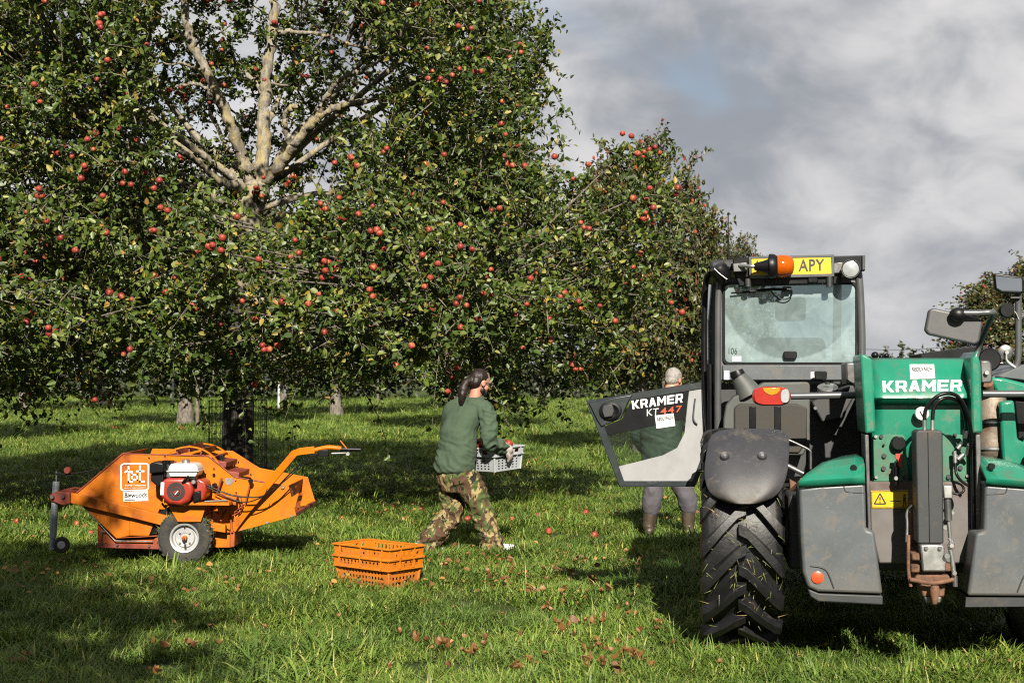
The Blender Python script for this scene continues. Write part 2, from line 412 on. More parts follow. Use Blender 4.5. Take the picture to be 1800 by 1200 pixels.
def foliage(clumps, rg, twigs, per, tw_len, lsize, lw, simple=False, droop=.25, origin=(0, 0, 0)):
    """clumps: array (n,7): centre, radius, outward direction. Returns leaves V,F and twig paths"""
    n = len(clumps); C = np.repeat(clumps[:, :3], twigs, 0); R = np.repeat(clumps[:, 3], twigs); O = np.repeat(clumps[:, 4:7], twigs, 0)
    k = len(C)
    d = unit(rg.normal(0, 1, (k, 3))+O*.9+np.array([0, 0, .15])); start = C+rg.normal(0, .28, (k, 3))*R[:, None]-d*R[:, None]*.25
    L = rg.uniform(*tw_len, k)*R/.6
    m = 5; t = np.linspace(0, 1, m)
    side = unit(rg.normal(0, 1, (k, 3)))
    paths = start[:, None]+d[:, None]*(L[:, None]*t)[..., None]+side[:, None]*(L[:, None]*.18*t**2)[..., None]+np.array([0, 0, -1.])*(L[:, None]*droop*t**2)[..., None]
    rad = np.repeat((.0065*(1-.75*t))[None], k, 0)*rg.uniform(.7, 1.5, (k, 1))
    tt = np.linspace(.1, 1.0, per); ii = np.minimum((tt*(m-1)).astype(int), m-2); fr = tt*(m-1)-ii
    base = paths[:, ii]*(1-fr)[None, :, None]+paths[:, ii+1]*fr[None, :, None]
    along = unit(paths[:, ii+1]-paths[:, ii]); base = base.reshape(-1, 3); along = along.reshape(-1, 3); q = len(base)
    base = base+rg.normal(0, .02, (q, 3))
    rnd = unit(rg.normal(0, 1, (q, 3))); perp = unit(rnd-along*np.sum(rnd*along, 1, keepdims=True))
    T = unit(along*rg.uniform(.1, .9, (q, 1))+perp*.9+np.array([0, 0, .15]))
    Oq = np.repeat(O, per, 0)
    Nn = unit(np.array([0, 0, .75])+Oq*.55+rg.normal(0, .55, (q, 3)))
    s = rg.uniform(*lsize, q); w = s*rg.uniform(*lw, q); f = rg.uniform(.05, .75, q)
    V, F = leaf_arrays(base, T, Nn, s, w, f, rg, simple)
    return V, F, paths, rad
# ---- the big apple tree, its trunk 20 m from the camera
TR = Vector((P(418, 0, 20).x, 20., 0.))
def big_tree():
    rg = np.random.default_rng(21)
    root = empty('apple_tree', TR)
    tag(root, 'huge old apple tree full of red apples, crown filling the left half', 'tree')
    lo = lambda px, py, D=20.: P(px, py, D)-TR
    # trunk: bark coloured darker below, where the crown shades it, pale limbs above
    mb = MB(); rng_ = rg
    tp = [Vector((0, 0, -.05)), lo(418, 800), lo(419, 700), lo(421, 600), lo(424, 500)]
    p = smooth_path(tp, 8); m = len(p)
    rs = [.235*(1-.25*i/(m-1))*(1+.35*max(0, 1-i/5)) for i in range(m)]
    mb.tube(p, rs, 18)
    o = mb.build('trunk', 'bark_shaded', root, smooth=True, ang=80)
    d = o.modifiers.new('gnarl', 'DISPLACE'); tx = bpy.data.textures.new('gnarl', 'CLOUDS'); tx.noise_scale = .16; d.texture = tx; d.strength = .07; d.texture_coords = 'LOCAL'
    mb = MB(); limb(mb, [lo(424, 510), lo(430, 430), lo(440, 380), lo(448, 325)], .205, .17, rg, 14)
    mb.ell(lo(450, 335), (.2, .18, .22))
    for q in ((lo(446, 345), .17), (lo(455, 318), .15)): mb.ell(q[0], (q[1],)*3)
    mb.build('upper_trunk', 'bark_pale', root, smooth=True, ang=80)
    big = []; knots = bpy.data.textures.new('knots', 'CLOUDS'); knots.noise_scale = .11; knots.noise_depth = 3
    def LB(pts, r0, r1, n=10):
        mb = MB(); p, rs = limb(mb, pts, r0*.76, r1*.9, rg, n, .14); lo_ = mb.build('limb', 'bark_pale', root, smooth=True, ang=80); dd = lo_.modifiers.new('knots', 'DISPLACE'); dd.texture = knots; dd.strength = .05 if n > 8 else .015; dd.texture_coords = 'LOCAL'; big.append((p, rs)); return p
    LB([lo(446, 335), lo(432, 290, 19.9), lo(407, 225, 19.7), (lo(383, 165, 19.6)), lo(345, 90, 19.5), lo(328, 40, 19.4), lo(322, -60, 19.4), lo(300, -160, 19)], .135, .035)
    LB([lo(452, 325), lo(462, 270), lo(464, 195), lo(470, 120), lo(481, 40), lo(488, -40), lo(500, -150)], .145, .05)
    LB([lo(455, 325), lo(495, 288, 19.8), lo(527, 245, 19.6), lo(558, 207, 19.4), lo(592, 190, 19.3), lo(640, 178, 19.2), lo(720, 150, 19)], .115, .03)
    LB([lo(442, 338), lo(412, 326, 19.7), lo(378, 312, 19.4), lo(345, 282, 19.1), lo(300, 262, 18.6), lo(200, 250, 18)], .085, .03)
    LB([lo(562, 205, 19.4), lo(574, 172, 19.2), lo(598, 140, 19), lo(640, 122, 18.8), lo(700, 80, 18.6)], .055, .022)
    LB([lo(512, 258, 19.7), lo(501, 222, 19.5), lo(504, 196, 19.4), lo(520, 186, 19.3)], .055, .035)
    LB([lo(472, 62), lo(505, 56), lo(560, 60, 19.8), lo(625, 80, 19.6), lo(720, 110, 19.4)], .05, .018)
    LB([lo(402, 215, 19.7), lo(370, 165, 19.6), lo(345, 148, 19.5), lo(310, 152, 19.4)], .05, .022)
    LB([lo(372, 140, 19.6), lo(352, 125, 19.5), lo(315, 112, 19.3), lo(250, 110, 19.1)], .035, .015)
    LB([lo(460, 165), lo(440, 135, 20.1), lo(415, 120, 20.3)], .045, .02)
    # scaffold branches that carry the lower and the back crown
    for k in range(30):
        if 18 < k < 27: continue
        a = 2*math.pi*k/30+rg.normal(0, .12); z0 = rg.uniform(2.3, 4.2); ln = rg.uniform(3.2, 5.6); rise = rg.uniform(-.1, .75)
        dx = Vector((math.cos(a), math.sin(a)*1.1, 0))
        pts = [Vector((0, 0, z0-.2)), dx*ln*.3+Vector((0, 0, z0+rise*.6)), dx*ln*.65+Vector((0, 0, z0+rise)), dx*ln+Vector((0, 0, z0+rise-rg.uniform(.4, 1.3)))]
        LB(pts, .07, .016, 6)
    for k in range(14):
        a = 2*math.pi*k/14+rg.normal(0, .2); ln = rg.uniform(2, 4.3); dx = Vector((math.cos(a), math.sin(a), 0))
        if math.sin(a) < -.5: continue
        LB([Vector((.25, 0, 4.2)), dx*ln*.4+Vector((0, 0, 5.2)), dx*ln*.8+Vector((0, 0, 6.3)), dx*ln+Vector((0, 0, 7.2))], .075, .016, 6)
    # clumps
    ell = [((-.35, 0, 4.75), (5.0, 5.4, 3.9)), ((.7, -2.6, 2.55), (5.1, 3.6, 1.45)), ((-3.0, -3.0, 3.0), (3.6, 2.6, 2.0)), ((4.95, -3.0, 3.35), (.85, .9, 1.2)), ((4.1, -2.4, 2.9), (1.4, 1.7, 1.35))]
    def inside(q): return max(1-math.sqrt(sum(((q[i]-c[i])/r[i])**2 for i in range(3))) for c, r in ell)
    cl = []; grid = {}
    def near(q, dmin):
        g = tuple(int(math.floor(v/.6)) for v in q)
        for i in (-1, 0, 1):
            for j in (-1, 0, 1):
                for k in (-1, 0, 1):
                    for w in grid.get((g[0]+i, g[1]+j, g[2]+k), ()):
                        if (w[0]-q[0])**2+(w[1]-q[1])**2+(w[2]-q[2])**2 < dmin*dmin: return True
        return False
    tries = 0
    while tries < 42000:
        tries += 1
        q = np.array([rg.uniform(-5.6, 5.8), rg.uniform(-6.4, 5.6), rg.uniform(1.25, 8.8)])
        s = inside(q)
        if s <= 0.02: continue
        wx, wy, wz = q[0]+TR.x, q[1]+TR.y, q[2]
        px, py = CX+wx/wy*FPX, HY-(wz-CAM_H)/wy*FPX
        # pruned open centre on the sunny side: the limbs show
        hole = ((px-465)/205)**2+((py-145)/245)**2
        if q[1] < -.25 and hole < 1.0: continue
        if q[1] < -.25 and hole < 1.25 and rg.random() < .6: continue
        if q[1] > .3 and hole < .9 and rg.random() < .62: continue
        if q[1] < -.3:      # light falls through the opening onto the limbs
            zs = q[2]+(q[1]+.3)*.65; py2 = HY-(zs-CAM_H)/(TR.y-.3)*FPX; px2 = CX+(q[0]+TR.x)/(TR.y-.3)*FPX
            if ((px2-465)/150)**2+((py2-160)/200)**2 < 1 and rg.random() < .92: continue
        # underside: ragged and high near the trunk
        under = 1.56+.22*math.exp(-((q[0])/1.3)**2)+.35*mnoise.noise(Vector((q[0]*.9, q[1]*.9, 3)))
        if q[1] > -2: under += .7
        elif q[0] > 3.1: under -= .30
        elif q[0] > .8: under += .10
        if s < .15 and q[1] < 0 and mnoise.noise(Vector((q[0]*1.25+3, q[1]*1.25, q[2]*1.25))) > .17: continue
        if wz < under: continue
        back = q[1] > .8
        if s > .33 and rg.random() < .9: continue
        if back and rg.random() < .45: continue
        if px < -420: continue
        if q[2] > 4.8 and mnoise.noise(Vector((q[0]*1.1, q[1]*1.1, q[2]*1.1))) > .24: continue
        # the gap between the upper crown and the lower right limb
        if ((px-1000)/92)**2+((py-215)/106)**2 < 1 or (px > 985 and py < 160): continue
        if near(q, .49 if not back else .62): continue
        grid.setdefault(tuple(int(math.floor(v/.6)) for v in q), []).append(q)
        o = unit(np.array([q[0], q[1]-(.0), (q[2]-4.0)*.8]))
        cl.append([*q, rg.uniform(.36, .64), *o])
    cl = np.array(cl); print('clumps', len(cl))
    V, F, paths, rad = foliage(cl, rg, 12, 18, (.30, .66), (.045, .102), (.26, .38), droop=.30)
    k = len(V)
    # long shoots standing out of the crown, hanging ones at the lower rim
    sh = []
    for q in cl:
        if rg.random() < .45: sh.append([*(q[:3]+q[4:7]*q[3]*.7), .6, *(q[4:7]*.8+np.array([0, 0, .55]))])
        if q[2] < 2.3 and q[1] < -1 and (q[0] > 2.8 or q[0] < -1.5) and rg.random() < .6: sh.append([*(q[:3]-np.array([0, 0, .25])), .55, *unit(np.array([q[4]*.6, q[5]*.6, -.9]))])
    V2, F2, p2, r2 = foliage(np.array(sh), rg, 2, 18, (.5, .95), (.06, .10), (.26, .36), droop=.15)
    cr = npmesh('crown', np.concatenate([V, V2]), [np.concatenate([F, F2+k])], 'leaf_apple', root, kind='stuff')
    print('leaves', len(F)//2+len(F2)//2)
    # branchlets from the limbs out to each clump
    LP = np.array([list(q) for p, rs in big for q in p[4:]])
    conn = []
    for q in cl:
        d2 = np.sum((LP-q[:3])**2, 1); d2 += 2.5*np.maximum(0, (LP[:, 2]-q[2]))**2
        a = LP[np.argmin(d2)]; b = q[:3]; mid = (a+b)/2+rg.normal(0, .12, 3)+np.array([0, 0, .12])
        t = np.linspace(0, 1, 5)[:, None]; conn.append((1-t)**2*a+2*t*(1-t)*mid+t*t*b)
    conn = np.array(conn); crad = np.repeat(np.linspace(.022, .008, 5)[None], len(conn), 0)
    vA, fA = tube_arrays(np.concatenate([paths, p2]), np.concatenate([rad, r2]), 3); vB, fB = tube_arrays(conn, crad, 5)
    npmesh('twigs', np.concatenate([vA, vB]), [np.concatenate([fA, fB+len(vA)])], 'bark_twig', root, kind='stuff', smooth=True)
    # apples: hang on the outside of the clumps that face the open side
    mesh = apple_mesh()
    wp = cl[:, :3]+np.array(TR); spx = CX+wp[:, 0]/wp[:, 1]*FPX; spy = HY-(wp[:, 2]-CAM_H)/wp[:, 1]*FPX
    outer = []
    for i in range(len(cl)):
        if not (-60 < spx[i] < 1300 and -80 < spy[i] < 800): continue
        nb = (np.abs(spx-spx[i]) < 45) & (np.abs(spy-spy[i]) < 45) & (wp[:, 1] < wp[i, 1]-.25)
        if not nb.any(): outer.append(cl[i])
    print('outer clumps', len(outer)); out = []
    while len(out) < 400:
        q = outer[(len(out)*7) % len(outer)] if rg.random() < .8 else outer[rg.integers(len(outer))]
        v = unit(np.array([q[4]*.3, -1.0, .12])+rg.normal(0, .42, 3))
        c = q[:3]+v*q[3]*rg.uniform(.5, .98)
        for r in range(1 if rg.random() < .8 else rg.integers(2, 4)):
            out.append(c+(rg.normal(0, .06, 3) if r else 0))
    for i, c in enumerate(out[:300]):
        a = bpy.data.objects.new('apple', mesh); COL.objects.link(a); a.parent = root; a.location = tuple(c)
        s = rg.uniform(.72, 1.1); a.scale = (s, s, s*rg.uniform(.88, 1.0)); a.rotation_euler = (rg.normal(0, .35), rg.normal(0, .35), rg.uniform(0, 6.28))
    mb = MB()
    for c in out[300:]: mb.ell(c, (.036, .036, .033), None, 8, 6)
    mb.build('apples', 'apple_skin', root, smooth=True, kind='stuff')
    return root
_am = []
def apple_mesh():
    if _am: return _am[0]
    mb = MB(); r = .036
    prof = [(.001, -.80), (.30, -.90), (.62, -.82), (.90, -.42), (1.0, .05), (.93, .50), (.68, .84), (.36, .92), (.14, .78), (.06, .60)]
    mb.lathe([(a*r, h*r) for a, h in prof], (0, 0, 0), (0, 0, 1), 12, cap=True)
    mb.tube([(0, 0, r*.58), (.002, 0, r*1.0), (.006, .002, r*1.35)], .0022, 4)
    o = mb.build('apple', 'apple_skin', smooth=True, ang=60); me = o.data; bpy.data.objects.remove(o); _am.append(me); return me
big_tree()
# ---- orchard trees behind, three forms, each placed with its own crown and trunk
def bg_form(seed, leafm, rx, rz, zc, nclump, leafs, fruit, shape=.0):
    rg = np.random.default_rng(seed); root = empty('orchard_tree')
    mb = MB(); h = zc-rz*.5
    p = smooth_path([(0, 0, -.1), (.05, .02, h*.4), (-.04, .03, h*.8), (.03, 0, h*1.15)], 5)
    mb.tube(p, [.23*(1-.35*i/(len(p)-1))*(1+.3*max(0, 1-i/4)) for i in range(len(p))], 10)
    for k in range(11):
        a = 2*math.pi*k/11+rg.normal(0, .2); d = Vector((math.cos(a), math.sin(a), 0)); ln = rx*rg.uniform(.6, .95); up = rg.uniform(-.1, 1.)*rz
        q = smooth_path([(0, 0, h*rg.uniform(.75, 1.05)), d*ln*.45+Vector((0, 0, h+up*.6)), d*ln+Vector((0, 0, h+up))], 4); mb.tube(q, [.085*(1-.8*i/(len(q)-1)) for i in range(len(q))], 6)
    mb.build('trunk', 'bark_far', root, smooth=True, ang=80)
    cl = []
    while len(cl) < nclump:
        v = unit(rg.normal(0, 1, 3)); f = rg.uniform(.55, 1.0)**.6
        b = 1+.28*mnoise.noise(Vector((v[0]*1.6+seed, v[1]*1.6, v[2]*1.6)))
        q = np.array([v[0]*rx*f*b, v[1]*rx*f*b, zc+v[2]*rz*f*b*(1 if v[2] > 0 else .75)])
        if q[2] < zc-rz*.8: continue
        cl.append([*q, rg.uniform(.5, .8), *unit(v+np.array([0, 0, .25]))])
    cl = np.array(cl)
    V, F, paths, rad = foliage(cl, rg, 8, leafs, (.4, .8), (.10, .165), (.28, .40), simple=True, droop=.2)
    npmesh('crown', V, [F], leafm, root, kind='stuff')
    vA, fA = tube_arrays(paths, rad*1.3, 3); npmesh('twigs', vA, [fA], 'bark_far', root, kind='stuff')
    if fruit:
        mb = MB()
        for k in range(fruit):
            q = cl[rg.integers(len(cl))]; mb.ell(q[:3]+q[4:7]*q[3]*rg.uniform(.6, 1.0), (.05, .05, .046), None, 6, 4)
        mb.build('apples', 'apple_skin', root, smooth=True, kind='stuff')
    return root
def trees_behind():
    A = bg_form(31, 'leaf_far', 3.4, 2.9, 4.3, 330, 14, 60)
    B = bg_form(47, 'leaf_rust', 2.7, 2.7, 4.0, 300, 13, 110)
    C = bg_form(53, 'leaf_far', 3.0, 3.3, 4.6, 300, 14, 90)
    used = set()
    G = 'orchard trees behind the big tree'
    spots = [  # form, px of the trunk, distance, scale, turn, label
        (B, 1125, 29., (.62, .62, .90), .4, 'rust-tinged apple tree just right of the big tree, behind the open door'),
        (C, 1258, 43., (.54, .54, .74), 2.0, 'small round apple tree behind the cab roof'),
        (B, 1832, 37., (.84, .84, .68), 1.3, 'reddish apple tree at the right edge behind the mirrors'),
        (A, 325, 45., 1.08, .9, 'apple tree with stout grey trunk and support stake, left behind the big trunk'),
        (C, 45, 62., 1.15, 4.1, 'far apple tree at the left edge with dark trunk'),
        (A, 592, 56., 1.05, 2.2, 'apple tree with pale bare trunk right of the big trunk'),
        (C, 812, 41., 1.0, 3.3, 'apple tree whose trunk is hidden by the walking man, nearer one'),
        (A, 830, 66., 1.1, 5.0, 'far apple tree whose trunk is hidden by the walking man'),
        (B, 180, 74., 1.2, 3.0, 'far apple tree between the left trunks'),
        (A, 500, 84., 1.15, 1.1, 'farthest apple tree behind the white stakes'),
        (C, 1170, 54., .8, .2, 'apple tree far behind the person at the open door'),
        (A, -190, 33., 1.0, 2.9, 'apple tree reaching in from beyond the left edge'),
        (B, 1990, 56., .8, .7, 'apple tree beyond the right edge'),
    ]
    for f, px, D, s, rz, lab in spots:
        o = f if f.name not in used else copy_tree(f); used.add(f.name)
        p = P(px, 0, D); o.location = (p.x, p.y, 0); o.scale = s if isinstance(s, tuple) else (s, s, s); o.rotation_euler = (0, 0, rz); tag(o, lab, 'tree', G)
    # tree shading the left foreground, with two unseen copies added to thicken its shade
    for k, (x, y, s, rz) in enumerate(((-5.1, -.5, 1.12, 1.7), (-7.4, .4, 1.12, .4), (-6.0, -1.1, 1.1, 3.3))):
        o = copy_tree(A); o.location = (x, y, 0); o.scale = (s, s, s); o.rotation_euler = (0, 0, rz)
        tag(o, ('nearer apple tree beside the photographer whose shadow lies on the left foreground', 'outer apple tree beyond the frame, added to thicken the left foreground shade', 'rearmost apple tree beyond the frame, added to thicken the left foreground shade')[k], 'tree', G)
    # hedge along the far boundary
    rg = np.random.default_rng(8); cl = []
    for k in range(620):
        x = rg.uniform(-75, 40); top = 2.6+1.6*mnoise.noise(Vector((x*.12, 0, 2)))+.5*mnoise.noise(Vector((x*.7, 0, 6)))
        if x > 16: top = min(top, 2.4)
        cl.append([x, 98+rg.uniform(-1.6, 1.6), rg.uniform(.2, 1.)**.7*top, rg.uniform(.9, 1.4), 0, -.8, .4])
    V, F, _, _ = foliage(np.array(cl), rg, 8, 11, (.5, 1.0), (.28, .45), (.35, .5), simple=True)
    h = npmesh('hedge', V, [F], 'leaf_hedge'); tag(h, 'dark hedge along the far edge of the orchard', 'hedge', kind='stuff')
trees_behind()
# ---- wire guard, stakes, far cable
def small_setting():
    g = empty('tree_guard', (TR.x, TR.y, 0)); tag(g, 'black wire mesh guard wrapped around the big apple trunk', 'tree guard')
    r, h0, h1 = .40, .0, 1.27
    for k in range(26):
        a = 2*math.pi*k/26; x, y = r*math.cos(a), r*math.sin(a)
        MB().tube([(x, y, h0), (x*1.01, y, .6), (x, y, h1)], .0035, 4).build('wire', 'wire', g)
    for k in range(15):
        z = .02+(h1-.02)*k/14
        MB().tube([(r*math.cos(2*math.pi*i/26), r*math.sin(2*math.pi*i/26), z) for i in range(27)], .003, 4, cap=False).build('wire', 'wire', g)
    def stake(px, py, D, h, r, m, lab):
        p = P(px, 0, D); MBo = MB(); MBo.tube([(0, 0, -.1), (.0, 0, h*.5), (.02, 0, h-.03), (.02, 0, h)], [r, r, r*.95, r*.5], 8)
        o = MBo.build('stake', m, loc=(p.x, p.y, 0), smooth=True); tag(o, lab, 'stake', 'stakes in the orchard')
    stake(490, 0, 66, 1.55, .05, 'white_paint', 'left one of two tall white stakes beside the big trunk')
    stake(501, 0, 66, 1.1, .07, 'grey_plastic', 'shorter grey stake right beside the white stake')
    stake(347, 0, 42.5, 1.7, .055, 'bark_far', 'wooden support stake beside the stout grey trunk')
    stake(304, 0, 82, 1.4, .06, 'white_paint', 'pale far stake left of the stout grey trunk')
    stake(783, 0, 80, 1.3, .05, 'bark_far', 'thin far post behind the walking man')
    stake(664, 0, 84, 1.4, .06, 'bark_far', 'thin far post between the pale trunk and the walking man')
    w = MB(); a, b = P(1500, 613, 130), P(1700, 606, 130)
    w.tube([a+(b-a)*t+Vector((0, 0, -.25*math.sin(math.pi*t))) for t in np.linspace(-1.2, 2.2, 20)], .025, 5)
    o = w.build('overhead_cable', 'wire'); tag(o, 'thin overhead cable crossing the sky behind the boom', 'cable')
    for k, t in enumerate((-1.2, 2.2)):
        q = a+(b-a)*t; zz = q.z-.25*math.sin(math.pi*t)
        m = MB(); m.tube([(0, 0, -.5), (0, 0, zz*.5), (0, 0, zz+.4)], [.16, .14, .11], 8); m.box((0, 0, zz+.1), (1.2, .12, .12)); o = m.build('cable_pole', 'bark_far', loc=(q.x, q.y, 0))
        tag(o, ('wooden pole carrying the overhead cable behind the orchard trees', 'wooden pole carrying the overhead cable beyond the right edge')[k], 'pole')
pm('wire', (.02, .02, .02), .6, .3); pm('white_paint', (.62, .63, .62), .5); pm('grey_plastic', (.30, .31, .31), .6)
small_setting()
# ------------------------------------------------------------------ telehandler, seen from behind
def telehandler_mats():
    mud = (.075, .055, .038)
    pm('tele_green', (.010, .185, .112), .30, 0, .07, 4, (.06, .11, .07), .42, 11, scratch=.3, spec=.5, coat=.25)
    pm('tele_green_worn', (.03, .15, .085), .5, 0, .18, 14, (.09, .085, .06), .45, 9)
    pm('tele_grey', (.074, .084, .093), .42, 0, .08, 5, (.115, .095, .07), .40, 11, low=(.25, .75), bump=.10, bscale=300, scratch=.55)
    pm('tele_dark', (.022, .024, .026), .55, 0, .15, 6, mud, .3, 8, bump=.06, bscale=200)
    pm('fender', (.030, .030, .036), .48, 0, .12, 6, (.10, .085, .065), .32, 9, low=(.80, 1.1), bump=.12, bscale=260, scratch=.35)
    pm('tank_dark', (.028, .025, .020), .75, 0, .2, 9, (.07, .055, .04), .4, 8, bump=.15, bscale=120)
    pm('tank_plastic', (.056, .062, .058), .6, 0, .12, 7, (.10, .085, .06), .35, 6, bump=.08, bscale=240)
    pm('black_plastic', (.005, .005, .006), .38, 0, .1, 8, spec=.22)
    pm('cab_tube', (.085, .088, .092), .35, .2, .08, 6, mud, .2, 9)
    pm('rubber', (.009, .009, .010), .48, 0, .25, 12, (.060, .046, .032), .20, 9, bump=.2, bscale=60, spec=.38)
    pm('rust', (.16, .075, .04), .8, .1, .35, 14, (.05, .03, .02), .5, 12, bump=.4, bscale=90)
    pm('dirty_plate', (.11, .10, .095), .6, 0, .12, 8, (.10, .055, .045), .5, 4, bump=.08, bscale=200)
    pm('steel', (.55, .55, .54), .35, .9, .12, 14, (.12, .09, .06), .25, 15)
    pm('steel_dark', (.18, .18, .18), .42, .8, .15, 14, (.12, .09, .06), .3, 15)
    pm('exhaust', (.20, .165, .13), .6, .5, .3, 7, (.13, .06, .03), .5, 8, bump=.25, bscale=60)
    pm('plate_yellow', (.62, .40, .004), .4, 0, .05, 10, (.2, .15, .05), .12, 9)
    pm('white_sticker', (.60, .60, .60), .5, 0, .05, 10, (.3, .28, .25), .2, 12)
    pm('silver_panel', (.30, .30, .31), .42, .15, .05, 10, (.2, .19, .16), .2, 20)
    pm('print_black', (.012, .012, .012), .5, 0, .05); pm('print_white', (.66, .66, .66), .5, 0, .04); pm('print_red', (.50, .06, .02), .5, 0, .04)
    pm('red_lens', (.34, .016, .008), .18, 0, .08, 12, spec=.7, coat=.6); pm('amber_lens', (.55, .20, .004), .18, 0, .08, 12, spec=.7, coat=.6)
    pm('clear_lens', (.50, .52, .54), .12, .4, .1, 25, spec=.8, coat=.8); pm('reflector_red', (.62, .07, .02), .3, 0, .05)
    pm('door_frame', (.006, .012, .014), .42, 0, .12, 8, (.05, .05, .05), .2, 15)
    pm('mirror_back', (.062, .062, .066), .5, 0, .08, 8, (.10, .09, .08), .25, 8, bump=.1, bscale=300)
    pm('mirror_glass', (.75, .78, .78), .04, 1., .02); pm('red_paint', (.42, .035, .015), .5, 0, .15, 14)
    def glass(name, tint, dust, dustf, wipe=None):
        m, n, b = newmat(name); L = n.links.new
        tr = NN('ShaderNodeBsdfTransparent', n); tr.inputs[0].default_value = (*tint, 1)
        df = NN('ShaderNodeBsdfDiffuse', n)
        tc = NN('ShaderNodeTexCoord', n)
        nz = noise(n, tc.outputs['Object'], 9, 7, .65, .6); n2 = noise(n, tc.outputs['Object'], 60, 3, .6)
        L(mixc(n, smap(n, nz, .3, .7), [x*.82 for x in dust], [x*1.15 for x in dust]), df.inputs[0])
        f = math_(n, 'MULTIPLY', math_(n, 'ADD', math_(n, 'MULTIPLY', nz, .35), .82), dustf)
        if wipe:     # the half disc swept by the wiper is cleaner
            sp = NN('ShaderNodeSeparateXYZ', n); L(tc.outputs['Object'], sp.inputs[0])
            dx = math_(n, 'SUBTRACT', sp.outputs[0], wipe[0]); dz = math_(n, 'SUBTRACT', sp.outputs[2], wipe[1])
            r = math_(n, 'SQRT', math_(n, 'ADD', math_(n, 'MULTIPLY', dx, dx), math_(n, 'MULTIPLY', dz, dz)))
            inr = smap(n, math_(n, 'ADD', r, math_(n, 'MULTIPLY', nz, .02)), wipe[2]-.006, wipe[2]+.012, 1, 0)
            low = smap(n, dz, -.035, -.02, 1, 0)
            f = math_(n, 'MULTIPLY', f, math_(n, 'SUBTRACT', 1., math_(n, 'MULTIPLY', math_(n, 'MULTIPLY', inr, low), .36)))
        f = math_(n, 'ADD', f, math_(n, 'MULTIPLY', smap(n, n2, .70, .76), .25), clamp=True)
        m1 = NN('ShaderNodeMixShader', n); L(f, m1.inputs[0]); L(tr.outputs[0], m1.inputs[1]); L(df.outputs[0], m1.inputs[2])
        gl = NN('ShaderNodeBsdfGlossy', n); gl.inputs['Roughness'].default_value = .03
        fr = NN('ShaderNodeFresnel', n); fr.inputs[0].default_value = 1.5
        m2 = NN('ShaderNodeMixShader', n); L(fr.outputs[0], m2.inputs[0]); L(m1.outputs[0], m2.inputs[1]); L(gl.outputs[0], m2.inputs[2])
        L(m2.outputs[0], n.nodes['Material Output'].inputs[0])
    M['_glass'] = glass
telehandler_mats()
TO, TYAW = Vector((2.28, 8.47, 0)), R_(-8)
_h = Vector((-math.sin(TYAW), math.cos(TYAW), 0)); _r = Vector((math.cos(TYAW), math.sin(TYAW), 0)); _c = Vector((0, 0, CAM_H))
def VL(px, py, ly):
    d = Vector(((px-CX)/FPX, 1, (HY-py)/FPX)); t = (ly+(TO-_c).dot(_h))/d.dot(_h); w = _c+d*t-TO
    return Vector((w.dot(_r), ly, w.z))
def text_flat(s, bold=0., shear=0., spacing=1.):
    cu = bpy.data.curves.new('txt', 'FONT'); cu.body = s; cu.offset = bold; cu.shear = shear; cu.space_character = spacing; cu.resolution_u = 3
    o = bpy.data.objects.new('txt', cu); COL.objects.link(o); dg = bpy.context.evaluated_depsgraph_get(); dg.update()
    me = bpy.data.meshes.new_from_object(o.evaluated_get(dg)); bpy.data.objects.remove(o); bpy.data.curves.remove(cu)
    v = [(q.co.x, q.co.y) for q in me.vertices]; f = [tuple(p.vertices) for p in me.polygons]; bpy.data.meshes.remove(me)
    xs = [a for a, _ in v]; ys = [b for _, b in v]; x0, x1, y0, y1 = min(xs), max(xs), min(ys), max(ys)
    return [((a-x0)/(x1-x0), (b-y0)/(y1-y0)) for a, b in v], f
def print_text(name, s, quad, fn, mat, parent, bold=0., shear=0., spacing=1.):
    """quad: pixel corners TL, TR, BR, BL; fn maps a pixel to the carrying surface"""
    v, f = text_flat(s, bold, shear, spacing); (ax, ay), (bx, by), (cx, cy_), (dx, dy) = quad
    mb = MB(); vs = []
    for u, w in v:
        tx, ty = ax+(bx-ax)*u, ay+(by-ay)*u; qx, qy = dx+(cx-dx)*u, dy+(cy_-dy)*u
        vs.append(fn(qx+(tx-qx)*w, qy+(ty-qy)*w))
    mb.add(vs, f); return mb.build(name, mat, parent)
BLOCK = {'K': [[(0, 0), (.27, 0), (.27, 1), (0, 1)], [(.29, .58), (.66, 1), (1, 1), (.56, .5), (1, 0), (.66, 0), (.29, .42)]],
         'R': [[(0, 0), (.27, 0), (.27, 1), (0, 1)], [(.29, .80), (.29, 1), (.80, 1), (.98, .86), (.98, .48), (.82, .34), (1.0, 0), (.70, 0), (.54, .34), (.29, .34), (.29, .54), (.64, .54), (.70, .60), (.70, .76), (.64, .80)]],
         'A': [[(0, 0), (.28, 0), (.36, .2), (.64, .2), (.56, .4), (.44, .4), (.50, .62), (.50, 1), (.34, 1)], [(.72, 0), (1, 0), (.66, 1), (.51, 1), (.51, .62)]],
         'M': [[(0, 0), (.24, 0), (.24, .60), (.49, .22), (.49, .58), (.24, 1), (0, 1)], [(1, 0), (.76, 0), (.76, .60), (.51, .22), (.51, .58), (.76, 1), (1, 1)]],
         'E': [[(0, 0), (.96, 0), (.96, .22), (.28, .22), (.28, .39), (.88, .39), (.88, .60), (.28, .60), (.28, .78), (.96, .78), (.96, 1), (0, 1)]]}
